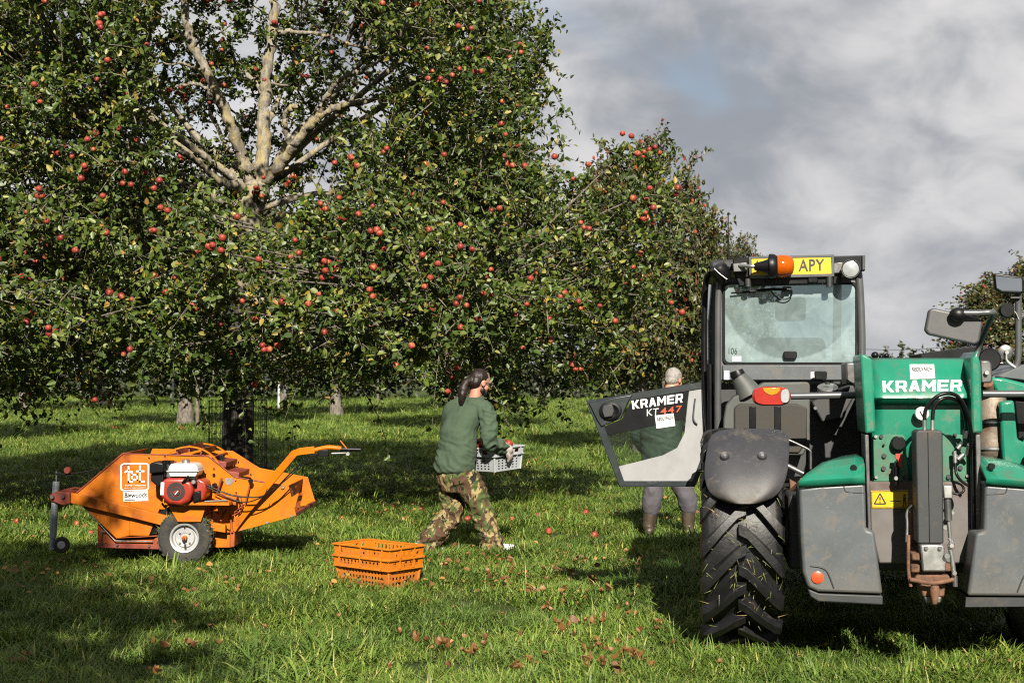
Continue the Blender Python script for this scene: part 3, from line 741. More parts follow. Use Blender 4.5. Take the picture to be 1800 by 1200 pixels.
def block_text(name, s, quad, fn, mat, parent):
    """heavy block capitals drawn as outlines"""
    (ax, ay), (bx, by), (cx, cy_), (dx, dy) = quad; mb = MB(); n = len(s); wd = {'M': 1.22}
    tot = sum(wd.get(c, 1.) for c in s)+.14*(n-1); x = 0.
    for c in s:
        w = wd.get(c, 1.)
        for poly in BLOCK[c]:
            vs = []
            for u0, v in poly:
                u = (x+u0*w)/tot; tx, ty = ax+(bx-ax)*u, ay+(by-ay)*u; qx, qy = dx+(cx-dx)*u, dy+(cy_-dy)*u; vs.append(fn(qx+(tx-qx)*v, qy+(ty-qy)*v))
            mb.add(vs, [tuple(range(len(vs)))])
        x += w+.14
    return mb.build(name, mat, parent)
def telehandler():
    T = empty('telehandler', TO, TYAW); tag(T, 'green and grey telehandler parked with its cab door open, seen from behind', 'telehandler')
    def pts(L, ly=None): return [VL(p[0], p[1], p[2] if len(p) > 2 else ly) for p in L]
    def plate(name, L, ly, th, mat, parent=T, bevel=.006, seg=2, smooth=False):
        A = pts(L, ly); B = [q+Vector((0, th, 0)) for q in A]
        return MB().prism(A, B).build(name, mat, parent, bevel=bevel, seg=seg, smooth=smooth)
    def tub(name, L, ly, r, mat, parent=T, n=10, sm=5):
        p = pts(L, ly); p = smooth_path(p, sm) if sm and len(p) > 2 else p
        return MB().tube(p, r, n).build(name, mat, parent, smooth=True, ang=60)
    def disc(name, px, py, ly, r, th, mat, parent=T, n=20, bevel=.002, axis=(0, -1, 0)):
        c = VL(px, py, ly); return MB().lathe([(r*.001, th), (r*.86, th), (r, th*.72), (r, 0), (r*.001, 0)], c, axis, n, cap=True).build(name, mat, parent, smooth=True, ang=40)
    s0 = 8.2/FPX     # metres per pixel at the back of the vehicle
    # ---- wheels
    wx = VL(1303, 900, -.3).x; R, ZC = .615, .632
    def wheel(name_x, ly):
        t = empty('wheel', (name_x, ly, ZC)); t.parent = T
        return t
    prof = [(.30, -.17), (.36, -.195), (.45, -.222), (.53, -.228), (.572, -.212), (.588, -.185), (.594, -.09), (.596, 0), (.594, .09), (.588, .185), (.572, .212), (.53, .228), (.45, .222), (.36, .195), (.30, .17)]
    mb = MB(); mb.lathe(prof, (0, 0, 0), (1, 0, 0), 56)
    lug = MB(); NL = 18
    for side in (-1, 1):
        for k in range(NL):
            f0 = 2*math.pi*(k+(.5 if side > 0 else 0))/NL; rings = []
            for u, top, hw in ((-.10, .648, .038), (.12, .658, .039), (.5, .658, .042), (.85, .652, .047), (1.0, .634, .050), (1.07, .575, .052)):
                x = side*(u*.222); fi = f0-max(0, u)**1.12*.37
                ring = []
                for sgn, rr in ((-1, .58), (-.72, top), (.72, top), (1, .58)):
                    fa = fi+sgn*hw/.6; ring.append(Vector((x, -math.cos(fa)*rr, math.sin(fa)*rr)))
                rings.append(ring)
            lug.loft(rings)
    rim = MB(); rim.lathe([(.02, .06), (.12, .07), (.14, .10), (.22, .12), (.29, .10), (.31, .18), (.325, .19), (.325, -.19), (.30, -.18), (.27, -.05), (.1, -.04), (.02, -.04)], (0, 0, 0), (1, 0, 0), 32)
    w0 = empty('wheel', (wx, 0, ZC)); w0.parent = T
    o = mb.build('tyre', 'rubber', w0, smooth=True, ang=40); o2 = lug.build('tread', 'rubber', w0, bevel=.006, seg=1); rim.build('rim', 'tele_dark', w0, smooth=True)
    # bits of grass stuck to the tyre
    rg = np.random.default_rng(3); gb = MB()
    for k in range(170):
        x = rg.uniform(-.21, .21); fa = rg.uniform(-.8, 1.0); rr = .615+rg.uniform(0, .04); c = Vector((x, -math.cos(fa)*rr, math.sin(fa)*rr)); d = Vector(rg.normal(0, 1, 3)); d.y *= .35; d.normalize(); s = d.cross(Vector((0, 1, 0))).normalized()*.0022; L = rg.uniform(.02, .075)
        gb.add([c-s, c+s, c+d*L+Vector((0, -.008, 0))], [(0, 1, 2)])
    gb.build('grass_clippings', 'grass_debris', w0, kind='stuff')
    for x, y in ((-wx+.02, 0), (wx, 2.65), (-wx+.02, 2.65)):
        w = empty('wheel', (x, y, ZC)); w.parent = T
        for ch in (o, o2):
            c = ch.copy(); COL.objects.link(c); c.parent = w
        c = MB(); c.lathe([(.02, .06), (.14, .10), (.29, .10), (.325, .19), (.325, -.19), (.27, -.05), (.02, -.04)], (0, 0, 0), (1, 0, 0), 24); c.build('rim', 'tele_dark', w, smooth=True)
    # ---- mudguard wrapped over the rear left tyre
    rows = [(1290, 1352, 753), (1266, 1374, 755), (1251, 1384, 763), (1245, 1388, 775), (1241, 1387, 800), (1238, 1385, 825), (1239, 1381, 843), (1243, 1375, 857), (1249, 1368, 867), (1262, 1356, 877), (1284, 1334, 885)]
    G = []
    for a, b, py in rows:
        ly = -.4
        for _ in range(12):
            z = VL((a+b)/2, py, ly).z-ZC; ly = -math.sqrt(max(.74**2-z*z, .02))
        G.append([VL(a+(b-a)*t, py, ly+.05*(abs(2*t-1)**4)) for t in np.linspace(0, 1, 11)])
    V = [q for r in G for q in r]; F = [(i*11+j, i*11+j+1, (i+1)*11+j+1, (i+1)*11+j) for i in range(len(G)-1) for j in range(10)]
    mg = MB().add(V, F).build('mudguard', 'fender', T, smooth=True, ang=60)
    sb = mg.modifiers.new('sub', 'SUBSURF'); sb.levels = sb.render_levels = 2
    so = mg.modifiers.new('solid', 'SOLIDIFY'); so.thickness = .022; so.offset = -1; bv = mg.modifiers.new('bevel', 'BEVEL'); bv.width = .006; bv.segments = 2; bv.limit_method = 'ANGLE'
    for px in (1274, 1340):
        ly = -.4
        for _ in range(12): z = VL(px, 801, ly).z-ZC; ly = -math.sqrt(.74**2-z*z)
        c = VL(px, 801, ly-.004); nrm = (c-Vector((c.x, 0, ZC))).normalized()
        MB().lathe([(.001, .004), (.016, .004), (.024, .008), (.027, .002), (.027, -.01)], c, nrm, 16).build('bolt_cup', 'fender', mg, smooth=True)
        MB().lathe([(.001, .009), (.009, .009), (.011, .004), (.011, 0)], c, nrm, 8, cap=True).build('bolt', 'steel', mg)
    tub('fender_stay', [(1384, 772), (1404, 781), (1423, 791), (1425, 800), (1425, 824)], -.28, .008, 'steel_dark')
    tub('fender_stay', [(1378, 815), (1412, 832)], -.26, .016, 'steel_dark', sm=0)
    tub('fender_stay', [(1372, 880, -.1), (1396, 858, -.2), (1410, 843, -.3)], None, .014, 'rust', sm=0)
    tub('fender_stay', [(1376, 912, -.15), (1405, 888, -.3)], None, .016, 'steel_dark', sm=0)
    plate('steering_link', [(1388, 842), (1402, 850), (1408, 970), (1392, 975)], -.05, .12, 'rust')
    # ---- grey ballast covers with green caps
    Lb = [(1405, 859), (1440, 853), (1521, 849), (1523, 926), (1526, 931), (1537, 934), (1552, 1044), (1438, 1040), (1420, 1032), (1411, 1005), (1407, 940)]
    A = pts(Lb, -.86); B = [q+Vector((0, .34, 0)) for q in A]; m = MB(); m.prism(A, B)
    cl = m.build('ballast_cover', 'tele_grey', T, bevel=.022, seg=3)
    plate('ballast_skirt', [(1420, 1034), (1440, 1042), (1552, 1046), (1553, 1063), (1438, 1057), (1424, 1048)], -.84, .3, 'tele_dark', cl, bevel=.008)
    disc('reflector', 1437, 1014, -.862, 10*s0, .008, 'reflector_red', cl)
    tub('recess_rim', [(1425, 994), (1444, 997), (1455, 1006), (1466, 1033)], -.863, .004, 'tele_dark', cl)
    tub('recess_seam', [(1483, 852), (1485, 860), (1490, 864), (1518, 866)], -.861, .003, 'tele_dark', cl)
    gc = MB(); rowsg = [[(1404, 857, -.87), (1521, 850, -.87)], [(1404, 845, -.88), (1520, 838, -.88)], [(1417, 832, -.83), (1520, 818, -.80)], [(1445, 812, -.68), (1517, 803, -.68)], [(1482, 800, -.55), (1506, 797, -.56)]]
    top = []
    for (a, b) in rowsg: top.append([VL(a[0]+(b[0]-a[0])*t, a[1]+(b[1]-a[1])*t, a[2]+(b[2]-a[2])*t) for t in np.linspace(0, 1, 6)])
    Vg = [q for r in top for q in r]; Fg = [(i*6+j, i*6+j+1, (i+1)*6+j+1, (i+1)*6+j) for i in range(4) for j in range(5)]
    g1 = gc.add(Vg, Fg).build('ballast_cap', 'tele_green', T, smooth=True, ang=50); so = g1.modifiers.new('s', 'SOLIDIFY'); so.thickness = .03; so.offset = -1
    disc('latch', 1500, 822, -.80, .018, .03, 'black_plastic', g1)
    # right hand pair: the same shapes mirrored about the middle of the vehicle
    mid = (VL(1552, 1040, -.86).x+VL(1700, 1040, -.86).x)/2
    def mirror(o, name, mat, parent, bevel=0, seg=2, smooth=False):
        mb = MB(); mb.add([Vector((2*mid-q.co.x, q.co.y, q.co.z)) for q in o.data.vertices], [tuple(p.vertices) for p in o.data.polygons]); return mb.build(name, mat, parent, bevel=bevel, seg=seg, smooth=smooth, ang=50)
    cr = mirror(cl, 'ballast_cover', 'tele_grey', T, .022, 3)
    for ch in list(cl.children): mirror(ch, ch.name.split('.')[0], ch.data.materials[0], cr, smooth=True)
    g2 = mirror(g1, 'ballast_cap', 'tele_green', T, smooth=True); so = g2.modifiers.new('s', 'SOLIDIFY'); so.thickness = .03; so.offset = -1
    disc('latch', 1742, 819, -.82, .018, .03, 'black_plastic', g2)
    # ---- boom head: rails, hood, recessed face, lower plate
    hood = []
    for a, b, py, ly in ((1532, 1710, 629, -.50), (1532, 1710, 634, -.53), (1532, 1710, 660, -.60), (1532, 1710, 690, -.69), (1532, 1710, 699, -.70), (1532, 1710, 704, -.66), (1532, 1710, 712, -.60), (1533, 1711, 760, -.60), (1533, 1711, 850, -.60)):
        hood.append([VL(a+(b-a)*t, py, ly) for t in np.linspace(0, 1, 9)])
    Vh = [q for r in hood for q in r]; Fh = [(i*9+j, i*9+j+1, (i+1)*9+j+1, (i+1)*9+j) for i in range(len(hood)-1) for j in range(8)]
    hd = MB().add(Vh, Fh).build('boom_hood', 'tele_green', T, smooth=True, ang=50); so = hd.modifiers.new('s', 'SOLIDIFY'); so.thickness = .03; so.offset = -1
    for L in ([(1512, 624), (1520, 622), (1534, 632), (1540, 760), (1521, 762)], [(1706, 632), (1718, 616), (1724, 640), (1728, 760), (1708, 762)]):
        plate('boom_rail', L, -.76, .42, 'tele_green', hd, bevel=.014, seg=3)
    for L in ([(1520, 764), (1527, 764), (1532, 930), (1526, 932)], [(1715, 764), (1724, 764), (1725, 928), (1718, 930)]):
        plate('slide_rail', L, -.745, .2, 'steel_dark', hd, bevel=.004)
    plate('slide_channel', [(1707, 764), (1714, 764), (1717, 930), (1709, 936)], -.70, .2, 'black_plastic', hd)
    lp = plate('tow_plate', [(1527, 846), (1712, 846), (1716, 960), (1700, 990), (1545, 990), (1530, 930)], -.64, .1, 'dirty_plate', T, bevel=.01)
    for L in ([(1535, 764), (1588, 764), (1592, 770), (1597, 846), (1536, 846)], [(1656, 764), (1703, 764), (1705, 846), (1657, 846)]):
        pl = plate('cover_plate', L, -.628, .015, 'tele_green_worn', hd, bevel=.004)
    for px, py, r, mt in ((1539, 767, 3, 'steel'), (1549, 767, 3.4, 'tele_dark'), (1553, 782, 2, 'black_plastic'), (1554, 801, 4, 'tele_dark'), (1553, 823, 4, 'tele_dark'), (1540, 838, 3.2, 'steel'), (1592, 838, 4, 'tele_dark'), (1667, 838, 4, 'tele_dark'), (1700, 836, 3, 'steel'), (1688, 822, 4, 'tele_dark'), (1678, 765, 3.5, 'tele_dark'), (1607, 763, 3, 'steel')):
        disc('bolt', px, py, -.63, r*s0, .012, mt, hd, 10)
    disc('rubber_plug', 1578, 778, -.63, 12*s0, .05, 'black_plastic', hd)
    # hood lettering and stickers
    def on_hood(px, py):
        tb = ((629, -.50), (634, -.53), (660, -.60), (690, -.69), (699, -.70))
        ly = tb[-1][1]
        for (p0, l0), (p1, l1) in zip(tb, tb[1:]):
            if p0 <= py <= p1: ly = l0+(l1-l0)*(py-p0)/(p1-p0)
        return VL(px, py, ly-.006)
    block_text('lettering', 'KRAMER', ((1551, 669), (1692, 667), (1690, 687), (1552, 689)), on_hood, 'print_white', hd)
    st = MB().add([on_hood(*q)+Vector((0, .002, 0)) for q in ((1599, 640), (1642, 640), (1644, 665), (1600, 666))], [(0, 1, 2, 3)]).build('dealer_sticker', 'white_sticker', hd)
    print_text('lettering', 'REDLYNCH', ((1603, 645), (1639, 645), (1639, 652), (1603, 652)), lambda a, b: on_hood(a, b)+Vector((0, -.002, 0)), 'print_black', st, bold=.02)
    # gauge, taps
    ga = disc('gauge', 1620, 727, -.64, 12*s0, .025, 'white_sticker', hd)
    tub('gauge_needle', [(1617, 722), (1623, 733)], -.667, .003, 'print_black', ga, sm=0); disc('gauge_hub', 1625, 728, -.666, .010, .006, 'red_paint', ga, 8)
    vt = MB(); vt.tube(pts([(1576, 820), (1576, 834), (1575, 852)], -.70), [.018, .016, .013], 10); tv = vt.build('tap', 'black_plastic', T, smooth=True)
    tub('tap_stem', [(1576, 812, -.60), (1576, 815, -.66), (1576, 822, -.70)], None, .014, 'black_plastic', tv)
    disc('tap_ring', 1575, 840, -.71, .012, .012, 'steel', tv)
    plate('tap_lever', [(1574, 797), (1584, 797), (1587, 803), (1584, 822), (1580, 822), (1578, 808), (1573, 805)], -.72, .012, 'red_paint', tv, bevel=.003)
    # warning sign on the plate
    ws = plate('warning_sign', [(1531, 862), (1598, 861), (1598, 893), (1532, 893)], -.646, .004, 'plate_yellow', T, bevel=.001)
    on_ws = lambda a, b: VL(a, b, -.648)
    def flat_line(L, w, mat, par, fn):
        mb = MB()
        for (a, b), (c, d) in zip(L, L[1:]):
            p, q = fn(a, b), fn(c, d); t = (q-p).normalized(); s = t.cross(Vector((0, 1, 0))).normalized()*w/2; mb.add([p-s, q-s, q+s, p+s], [(0, 1, 2, 3)])
        return mb.build('print', mat, par)
    flat_line([(1537, 885), (1547, 867), (1557, 885), (1537, 885)], .007, 'print_black', ws, on_ws)
    flat_line([(1547, 873), (1547, 879)], .006, 'print_black', ws, on_ws); flat_line([(1547, 881), (1547, 883)], .006, 'print_black', ws, on_ws)
    flat_line([(1565, 880), (1584, 880)], .004, 'print_black', ws, on_ws); flat_line([(1590, 868), (1590, 872)], .012, 'print_black', ws, on_ws); flat_line([(1590, 873), (1590, 881)], .014, 'print_black', ws, on_ws)
    flat_line([(1588, 881), (1588, 890)], .005, 'print_black', ws, on_ws); flat_line([(1592, 881), (1592, 890)], .005, 'print_black', ws, on_ws)
    flat_line([(1532.5, 863.5), (1597, 862.5), (1597, 891.5), (1533, 891.5), (1532.5, 863.5)], .003, 'print_black', ws, on_ws)
    # ---- hitch: ram housing, bracket, linkage, hook
    hb = plate('hitch_ram', [(1609, 760), (1614, 756), (1653, 756), (1657, 760), (1659, 955), (1613, 955)], -1.0, .16, 'tele_dark', T, bevel=.018, seg=3)
    tub('ram_seam', [(1631, 760), (1634, 953)], -1.001, .002, 'black_plastic', hb, sm=0)
    for px in (1625, 1639): tub('hose_fitting', [(px, 756), (px, 738)], -.93, .011, 'steel', hb, sm=0)
    tub('hydraulic_hose', [(1625, 738, -.93), (1628, 718, -.93), (1645, 698, -.94), (1667, 691, -.93), (1687, 700, -.90), (1701, 728, -.85), (1707, 760, -.80), (1707, 780, -.76), (1704, 800, -.70)], None, .0105, 'black_plastic', hb)
    tub('hydraulic_hose', [(1639, 738, -.93), (1642, 715, -.93), (1656, 701, -.93), (1674, 700, -.90), (1690, 712, -.86), (1698, 738, -.80), (1698, 756, -.72)], None, .0105, 'black_plastic', hb)
    tub('hose_fitting', [(1697, 756, -.72), (1696, 768, -.69)], None, .013, 'steel', hb, sm=0); tub('hose_fitting', [(1692, 778, -.68), (1683, 788, -.68)], None, .014, 'steel', hb, sm=0)
    tub('hose_fitting', [(1704, 780, -.75), (1700, 797, -.70)], None, .012, 'steel', hb, sm=0); tub('hose_fitting', [(1694, 798, -.68), (1684, 807, -.68)], None, .014, 'steel', hb, sm=0); tub('hose_fitting', [(1678, 792, -.68), (1679, 813, -.68)], None, .011, 'steel', hb, sm=0)
    tub('hydraulic_hose', [(1679, 813, -.68), (1681, 832, -.69), (1690, 845, -.72), (1702, 853, -.74)], None, .008, 'black_plastic', hb)
    tub('hydraulic_hose', [(1662, 860, -.80), (1682, 868, -.80), (1694, 862, -.80), (1690, 852, -.78), (1676, 846, -.75)], None, .007, 'black_plastic', hb)
    br = plate('hitch_bracket', [(1618, 957), (1657, 957), (1661, 963), (1661, 978), (1664, 985), (1663, 1004), (1622, 1004), (1620, 980)], -1.03, .1, 'steel', T, bevel=.008)
    for px in (1628, 1652): disc('bolt', px, 963, -1.032, .011, .012, 'steel_dark', br, 8)
    for L, mt in (([(1603, 972), (1618, 972), (1618, 985), (1603, 985)], 'rust'), ([(1602, 992), (1617, 992), (1617, 1006), (1602, 1006)], 'rust'), ([(1660, 990), (1672, 990), (1672, 1004), (1660, 1004)], 'rust'), ([(1612, 1010), (1668, 1010), (1674, 1020), (1660, 1026), (1620, 1026), (1606, 1020)], 'rust'), ([(1618, 1026), (1662, 1026), (1660, 1048), (1622, 1048)], 'rust'), ([(1624, 1048), (1656, 1048), (1654, 1060), (1628, 1060)], 'steel_dark')):
        plate('hitch_lug', L, -1.0, .14, mt, br, bevel=.008)
    hk = MB(); hk.lathe([(.001, .0), (.012, .004), (.016, .02), (.024, .055), (.026, .08), (.02, .1), (.001, .105)], VL(1643, 1062, -1.05), (0, 0, 1), 12); hk.build('hitch_pin', 'rust', br, smooth=True)
    tub('hitch_strap', [(1600, 1018, -1.04), (1640, 1024, -1.06), (1676, 1018, -1.04)], None, .012, 'rust', br)
    tub('hitch_arm', [(1597, 940), (1597, 1000), (1601, 1030)], -1.02, .009, 'rust', br); tub('hitch_arm', [(1678, 1012), (1679, 1030)], -1.0, .014, 'steel_dark', br, sm=0)
    lk = plate('lift_cylinder', [(1658, 853), (1674, 853), (1675, 876), (1659, 876)], -.96, .07, 'steel', T, bevel=.006)
    tub('piston_housing', [(1665, 876), (1667, 914)], -.93, .020, 'steel_dark', lk, sm=0); tub('piston_rod', [(1667, 912), (1670, 945)], -.93, .010, 'steel', lk, sm=0)
    tub('chain', [(1668, 945), (1671, 952), (1667, 960)], -.95, .009, 'steel', lk); tub('chain', [(1672, 948), (1675, 956), (1671, 962)], -.95, .009, 'steel', lk)
    tub('link_bar', [(1669, 958), (1674, 985), (1677, 1012)], -1.0, .012, 'steel', lk)
    disc('pin', 1672, 958, -1.01, .013, .02, 'steel', lk, 10); disc('pin', 1664, 976, -1.04, .016, .02, 'steel', lk, 10); disc('pin', 1677, 1006, -1.02, .013, .02, 'steel', lk, 10)
    tub('release_rod', [(1604, 888), (1597, 895), (1594, 905), (1595, 920), (1594, 952)], -.86, .008, 'steel', T); tub('release_sleeve', [(1594, 952), (1595, 975)], -.86, .010, 'black_plastic', T, sm=0)
    for px, py in ((1605, 902), (1605, 926), (1673, 900), (1661, 926)): disc('bolt', px, py, -.72, .014, .02, 'steel', lp, 10)
    plate('guide_post', [(1601, 880), (1616, 880), (1616, 1000), (1603, 1000)], -.78, .12, 'rust', lp)
    tub('bolt_row', [(1595, 900), (1600, 900)], -.8, .006, 'steel', lp, sm=0)
    # ---- boom pivot, exhaust, things standing on the boom
    pv = plate('pivot_cap', [(1723, 633), (1738, 633), (1743, 638), (1745, 668), (1742, 673), (1724, 673)], -.42, .3, 'steel_dark', T, bevel=.012); disc('bolt', 1734, 655, -.43, .014, .014, 'steel', pv, 6)
    plate('pivot_cap', [(1486, 636), (1506, 636), (1507, 676), (1487, 676)], -.15, .3, 'steel_dark', T, bevel=.014)
    ex = MB(); c = VL(1742, 690, -.05); ex.lathe([(.02, .02), (.065, .015), (.085, -.02), (.095, -.14), (.10, -.16), (.096, -.18), (.094, -.28), (.10, -.30), (.088, -.36), (.05, -.40), (.02, -.41)], c, (0, 0, 1), 24); e1 = ex.build('exhaust_silencer', 'exhaust', T, smooth=True, ang=50)
    for py in (741, 787): 
        cc = VL(1742, py, -.05); MB().lathe([(.099, -.008), (.104, -.006), (.104, .006), (.099, .008)], cc, (0, 0, 1), 24).build('clamp_band', 'steel', e1, smooth=True)
        tub('clamp_bolt', [(1766, py-14), (1769, py)], -.1, .007, 'steel', e1, sm=0)
    tub('exhaust_neck', [(1735, 672, -.2), (1736, 684, -.15), (1740, 694, -.08)], None, .035, 'rust', T)
    disc('pulley', 1772, 775, .0, .06, .02, 'steel', T, 20, axis=(.9, -.4, 0))
    for px, py, r in ((1538, 624, .022), (1549, 627, .014), (1558, 625, .016), (1580, 629, .012)):
        c = VL(px, py, -.35); MB().ell(c, (r, r, r*.9)).build('hose_bundle', 'black_plastic', T, smooth=True)
    plate('boom_beam', [(1540, 630), (1705, 630), (1705, 700), (1540, 700)], -.45, .25, 'tele_dark', T)
    bm_ = MB(); A = [Vector((mid-.2, -.2, 1.70)), Vector((mid+.2, -.2, 1.70)), Vector((mid+.2, -.2, 1.32)), Vector((mid-.2, -.2, 1.32))]; B = [Vector((mid-.17, 3.6, .95)), Vector((mid+.17, 3.6, .95)), Vector((mid+.17, 3.6, .62)), Vector((mid-.17, 3.6, .62))]; bm_.prism(A, B); bm_.build('boom', 'tele_green', T, bevel=.02)
    plate('boom_dark_guard', [(1618, 622), (1700, 610), (1722, 606), (1722, 634), (1618, 634)], .2, .5, 'black_plastic', T)
    # ---- rear lamps on their tubes
    lm = MB(); c = VL(1356, 696, -.36); k = 34*8.1/FPX
    def oval(name, x0, x1, z0, z1, y0, y1, mat, par, pw=2.6):
        mb = MB(); rings = []
        for yy, s in ((y1, .92), (y1-.6*(y1-y0), 1.0), (y0+.012*(-1 if y0 > y1 else 1), .98), (y0, .86)):
            ring = []
            for i in range(28):
                t = 2*math.pi*i/28; cx_, sx_ = math.cos(t), math.sin(t); e = 2/pw
                ring.append(Vector(((x0+x1)/2+(x1-x0)/2*s*math.copysign(abs(cx_)**e, cx_), yy, (z0+z1)/2+(z1-z0)/2*s*math.copysign(abs(sx_)**e, sx_))))
            rings.append(ring)
        return mb.loft(rings).build(name, mat, par, smooth=True, ang=40)
    a, b = VL(1322, 713, -.36), VL(1390, 679, -.36)
    tl = oval('tail_lamp', a.x, b.x, a.z, b.z, -.38, -.30, 'red_lens', T, 3.2)
    a, b = VL(1371, 709, -.36), VL(1388, 683, -.36); oval('reverse_lens', a.x, b.x, a.z, b.z, -.386, -.35, 'clear_lens', tl)
    vs = pts([(1341, 681.5), (1371, 681), (1372, 686), (1366, 692), (1356, 695), (1348, 692), (1342, 687)], -.384); MB().prism(vs, [q+Vector((0, .02, 0)) for q in vs]).build('indicator_lens', 'amber_lens', tl, bevel=.003)
    tub('lamp_stem', [(1390, 696, -.33), (1512, 694, -.33)], None, .021, 'cab_tube', T, sm=0)
    tub('lamp_stem', [(1727, 692, -.40), (1860, 692, -.40)], None, .021, 'cab_tube', T, sm=0)
    a, b = VL(1850, 713, -.4), VL(1918, 679, -.4); oval('tail_lamp', a.x, b.x, a.z, b.z, -.42, -.34, 'red_lens', T, 3.2)
    # ---- engine hood on the right
    eh = MB(); sec = [(1736, 664), (1760, 660), (1800, 671), (1900, 700), (1900, 700)]
    plate('engine_bonnet', [(1738, 662), (1765, 664), (1812, 676), (1900, 706), (1900, 716), (1752, 691)], -.12, 1.9, 'tele_green', T, bevel=.02)
    plate('engine_side', [(1757, 706), (1783, 703), (1789, 772), (1860, 800), (1860, 870), (1765, 850)], -.2, 1.6, 'tele_green', T, bevel=.015)
    plate('engine_grille', [(1784, 704), (1900, 716), (1900, 800), (1790, 770)], -.1, 1.2, 'black_plastic', T)
    plate('engine_bay', [(1742, 690), (1900, 690), (1900, 900), (1742, 900)], .12, 1.2, 'tele_dark', T)
    plate('bonnet_ledge', [(1766, 655), (1800, 640), (1860, 640), (1860, 676), (1800, 668), (1752, 662)], .25, .8, 'tele_grey', T)
    # ---- mirrors and guard rail on the right
    rl = tub('guard_rail', [(1790, 505, .35), (1790, 560, .35), (1790, 620, .35), (1786, 643, .35), (1772, 657, .35), (1750, 664, .35), (1726, 668, .35)], None, .020, 'cab_tube', T)
    def mirror_head(L, ly, th, back, par, face):
        o = plate('mirror_housing', L, ly, th, back, par, bevel=.02, seg=4); return o
    mh = mirror_head([(1747, 481), (1752, 480), (1796, 486), (1800, 490), (1800, 511), (1796, 517), (1760, 515), (1750, 509)], .30, .05, 'black_plastic', rl, 1)
    plate('mirror_glass', [(1750, 485), (1796, 490), (1797, 512), (1762, 511), (1752, 506)], .298, .004, 'mirror_glass', mh, bevel=.001)
    disc('work_lamp', 1768, 546, .34, .045, .05, 'black_plastic', rl, 20); tub('lamp_bracket', [(1770, 542), (1784, 548), (1791, 562)], .33, .005, 'steel', rl)
    tub('mirror_clamp', [(1776, 524), (1792, 524)], .33, .014, 'black_plastic', rl, sm=0)
    dk = disc('wheel_disc', 1767, 619, .3, .045, .012, 'steel_dark', T, 20); disc('disc_hub', 1769, 619, .285, .014, .02, 'steel', dk, 10); tub('disc_arm', [(1769, 622), (1770, 634), (1785, 646)], .27, .010, 'steel', dk)
    tub('small_bar', [(1750, 638), (1772, 638)], .3, .006, 'steel', T, sm=0); disc('lamp_back', 1738, 632, .25, .07, .03, 'black_plastic', T, 20)
    mr = plate('rear_mirror', [(1633, 545), (1640, 541), (1722, 558), (1728, 566), (1722, 600), (1714, 606), (1632, 588), (1626, 580)], -.62, .06, 'mirror_back', T, bevel=.018, seg=4)
    tub('mirror_arm', [(1692, 550, -.66), (1720, 550, -.66), (1742, 549, -.66), (1746, 552, -.60), (1735, 575, -.45), (1722, 606, -.30), (1714, 632, -.3)], None, .017, 'cab_tube', mr)
    MB().ell(VL(1684, 553, -.655), (.048, .03, .04)).build('mirror_joint', 'black_plastic', mr, smooth=True)
    # ---- cab
    CY = .42
    cabz = lambda py, ly=CY: VL(1390, py, ly).z
    fr = MB()
    x0, x1 = VL(1262, 600, CY).x, VL(1516, 560, CY).x; zb, zt = cabz(760), cabz(462)
    cab = tub('cab_post', [(1262, 760), (1262, 600), (1263, 520), (1268, 482), (1276, 466)], CY, .022, 'cab_tube', T)
    tub('cab_post', [(1513, 690), (1515, 600), (1511, 500), (1506, 470), (1498, 458)], CY, .024, 'cab_tube', T)
    # rear frame with its window opening
    out = [(1270, 490), (1508, 490), (1510, 668), (1270, 668)]; inn = [(1277, 503), (1500, 503), (1500, 634), (1277, 634)]
    def rr(L, r, ly, n=5):
        """rounded outline of a rectangle given by its corners"""
        (a, b), _, (c, d), _ = L; o = []
        for cx_, cy_, t0 in ((c-r, b+r, -90), (c-r, d-r, 0), (a+r, d-r, 90), (a+r, b+r, 180)):
            for k in range(n): t = R_(t0+90*k/(n-1)); o.append(VL(cx_+r*math.cos(t), cy_+r*math.sin(t), ly))
        return o
    def ring(name, O, I, th, mat, par):
        n = len(O); dv = Vector((0, th, 0)); v = O+I+[q+dv for q in O]+[q+dv for q in I]; f = []
        for i in range(n):
            j = (i+1) % n; f += [(i, j, n+j, n+i), (2*n+i, 3*n+i, 3*n+j, 2*n+j), (i, 2*n+i, 2*n+j, j), (n+i, n+j, 3*n+j, 3*n+i)]
        return MB().add(v, f).build(name, mat, par, bevel=.003, seg=1)
    rf = ring('rear_frame', rr([(1266, 487), 0, (1512, 670), 0], 8, CY), rr([(1271, 497), 0, (1507, 640), 0], 8, CY), .06, 'tele_grey', T)
    ring('window_seal', rr([(1270, 496), 0, (1508, 641), 0], 9, CY-.012), rr([(1274.5, 500), 0, (1504, 636.5), 0], 8, CY-.012), .03, 'black_plastic', rf)
    pw = VL(1388, 515, CY); M['_glass']('rear_glass', (.60, .70, .70), (.38, .47, .48), .31, (pw.x, pw.z, 118*8.95/FPX))
    wg = MB(); wg.prism(rr([(1273, 499), 0, (1505, 638), 0], 8, CY), [q+Vector((0, .005, 0)) for q in rr([(1273, 499), 0, (1505, 638), 0], 8, CY)]); wo = wg.build('rear_window', 'rear_glass', T)
    plate('window_sticker', [(1287, 626), (1303, 626), (1303, 635), (1287, 635)], CY-.003, .002, 'white_sticker', wo, bevel=0)
    print_text('lettering', '106', ((1281, 611), (1296, 611), (1296, 622), (1281, 622)), lambda a, b: VL(a, b, CY-.003), 'print_black', wo)
    plate('window_handle', [(1377, 619), (1380, 617), (1398, 617), (1401, 619), (1401, 628), (1398, 631), (1380, 631), (1377, 628)], CY-.03, .03, 'black_plastic', wo, bevel=.006)
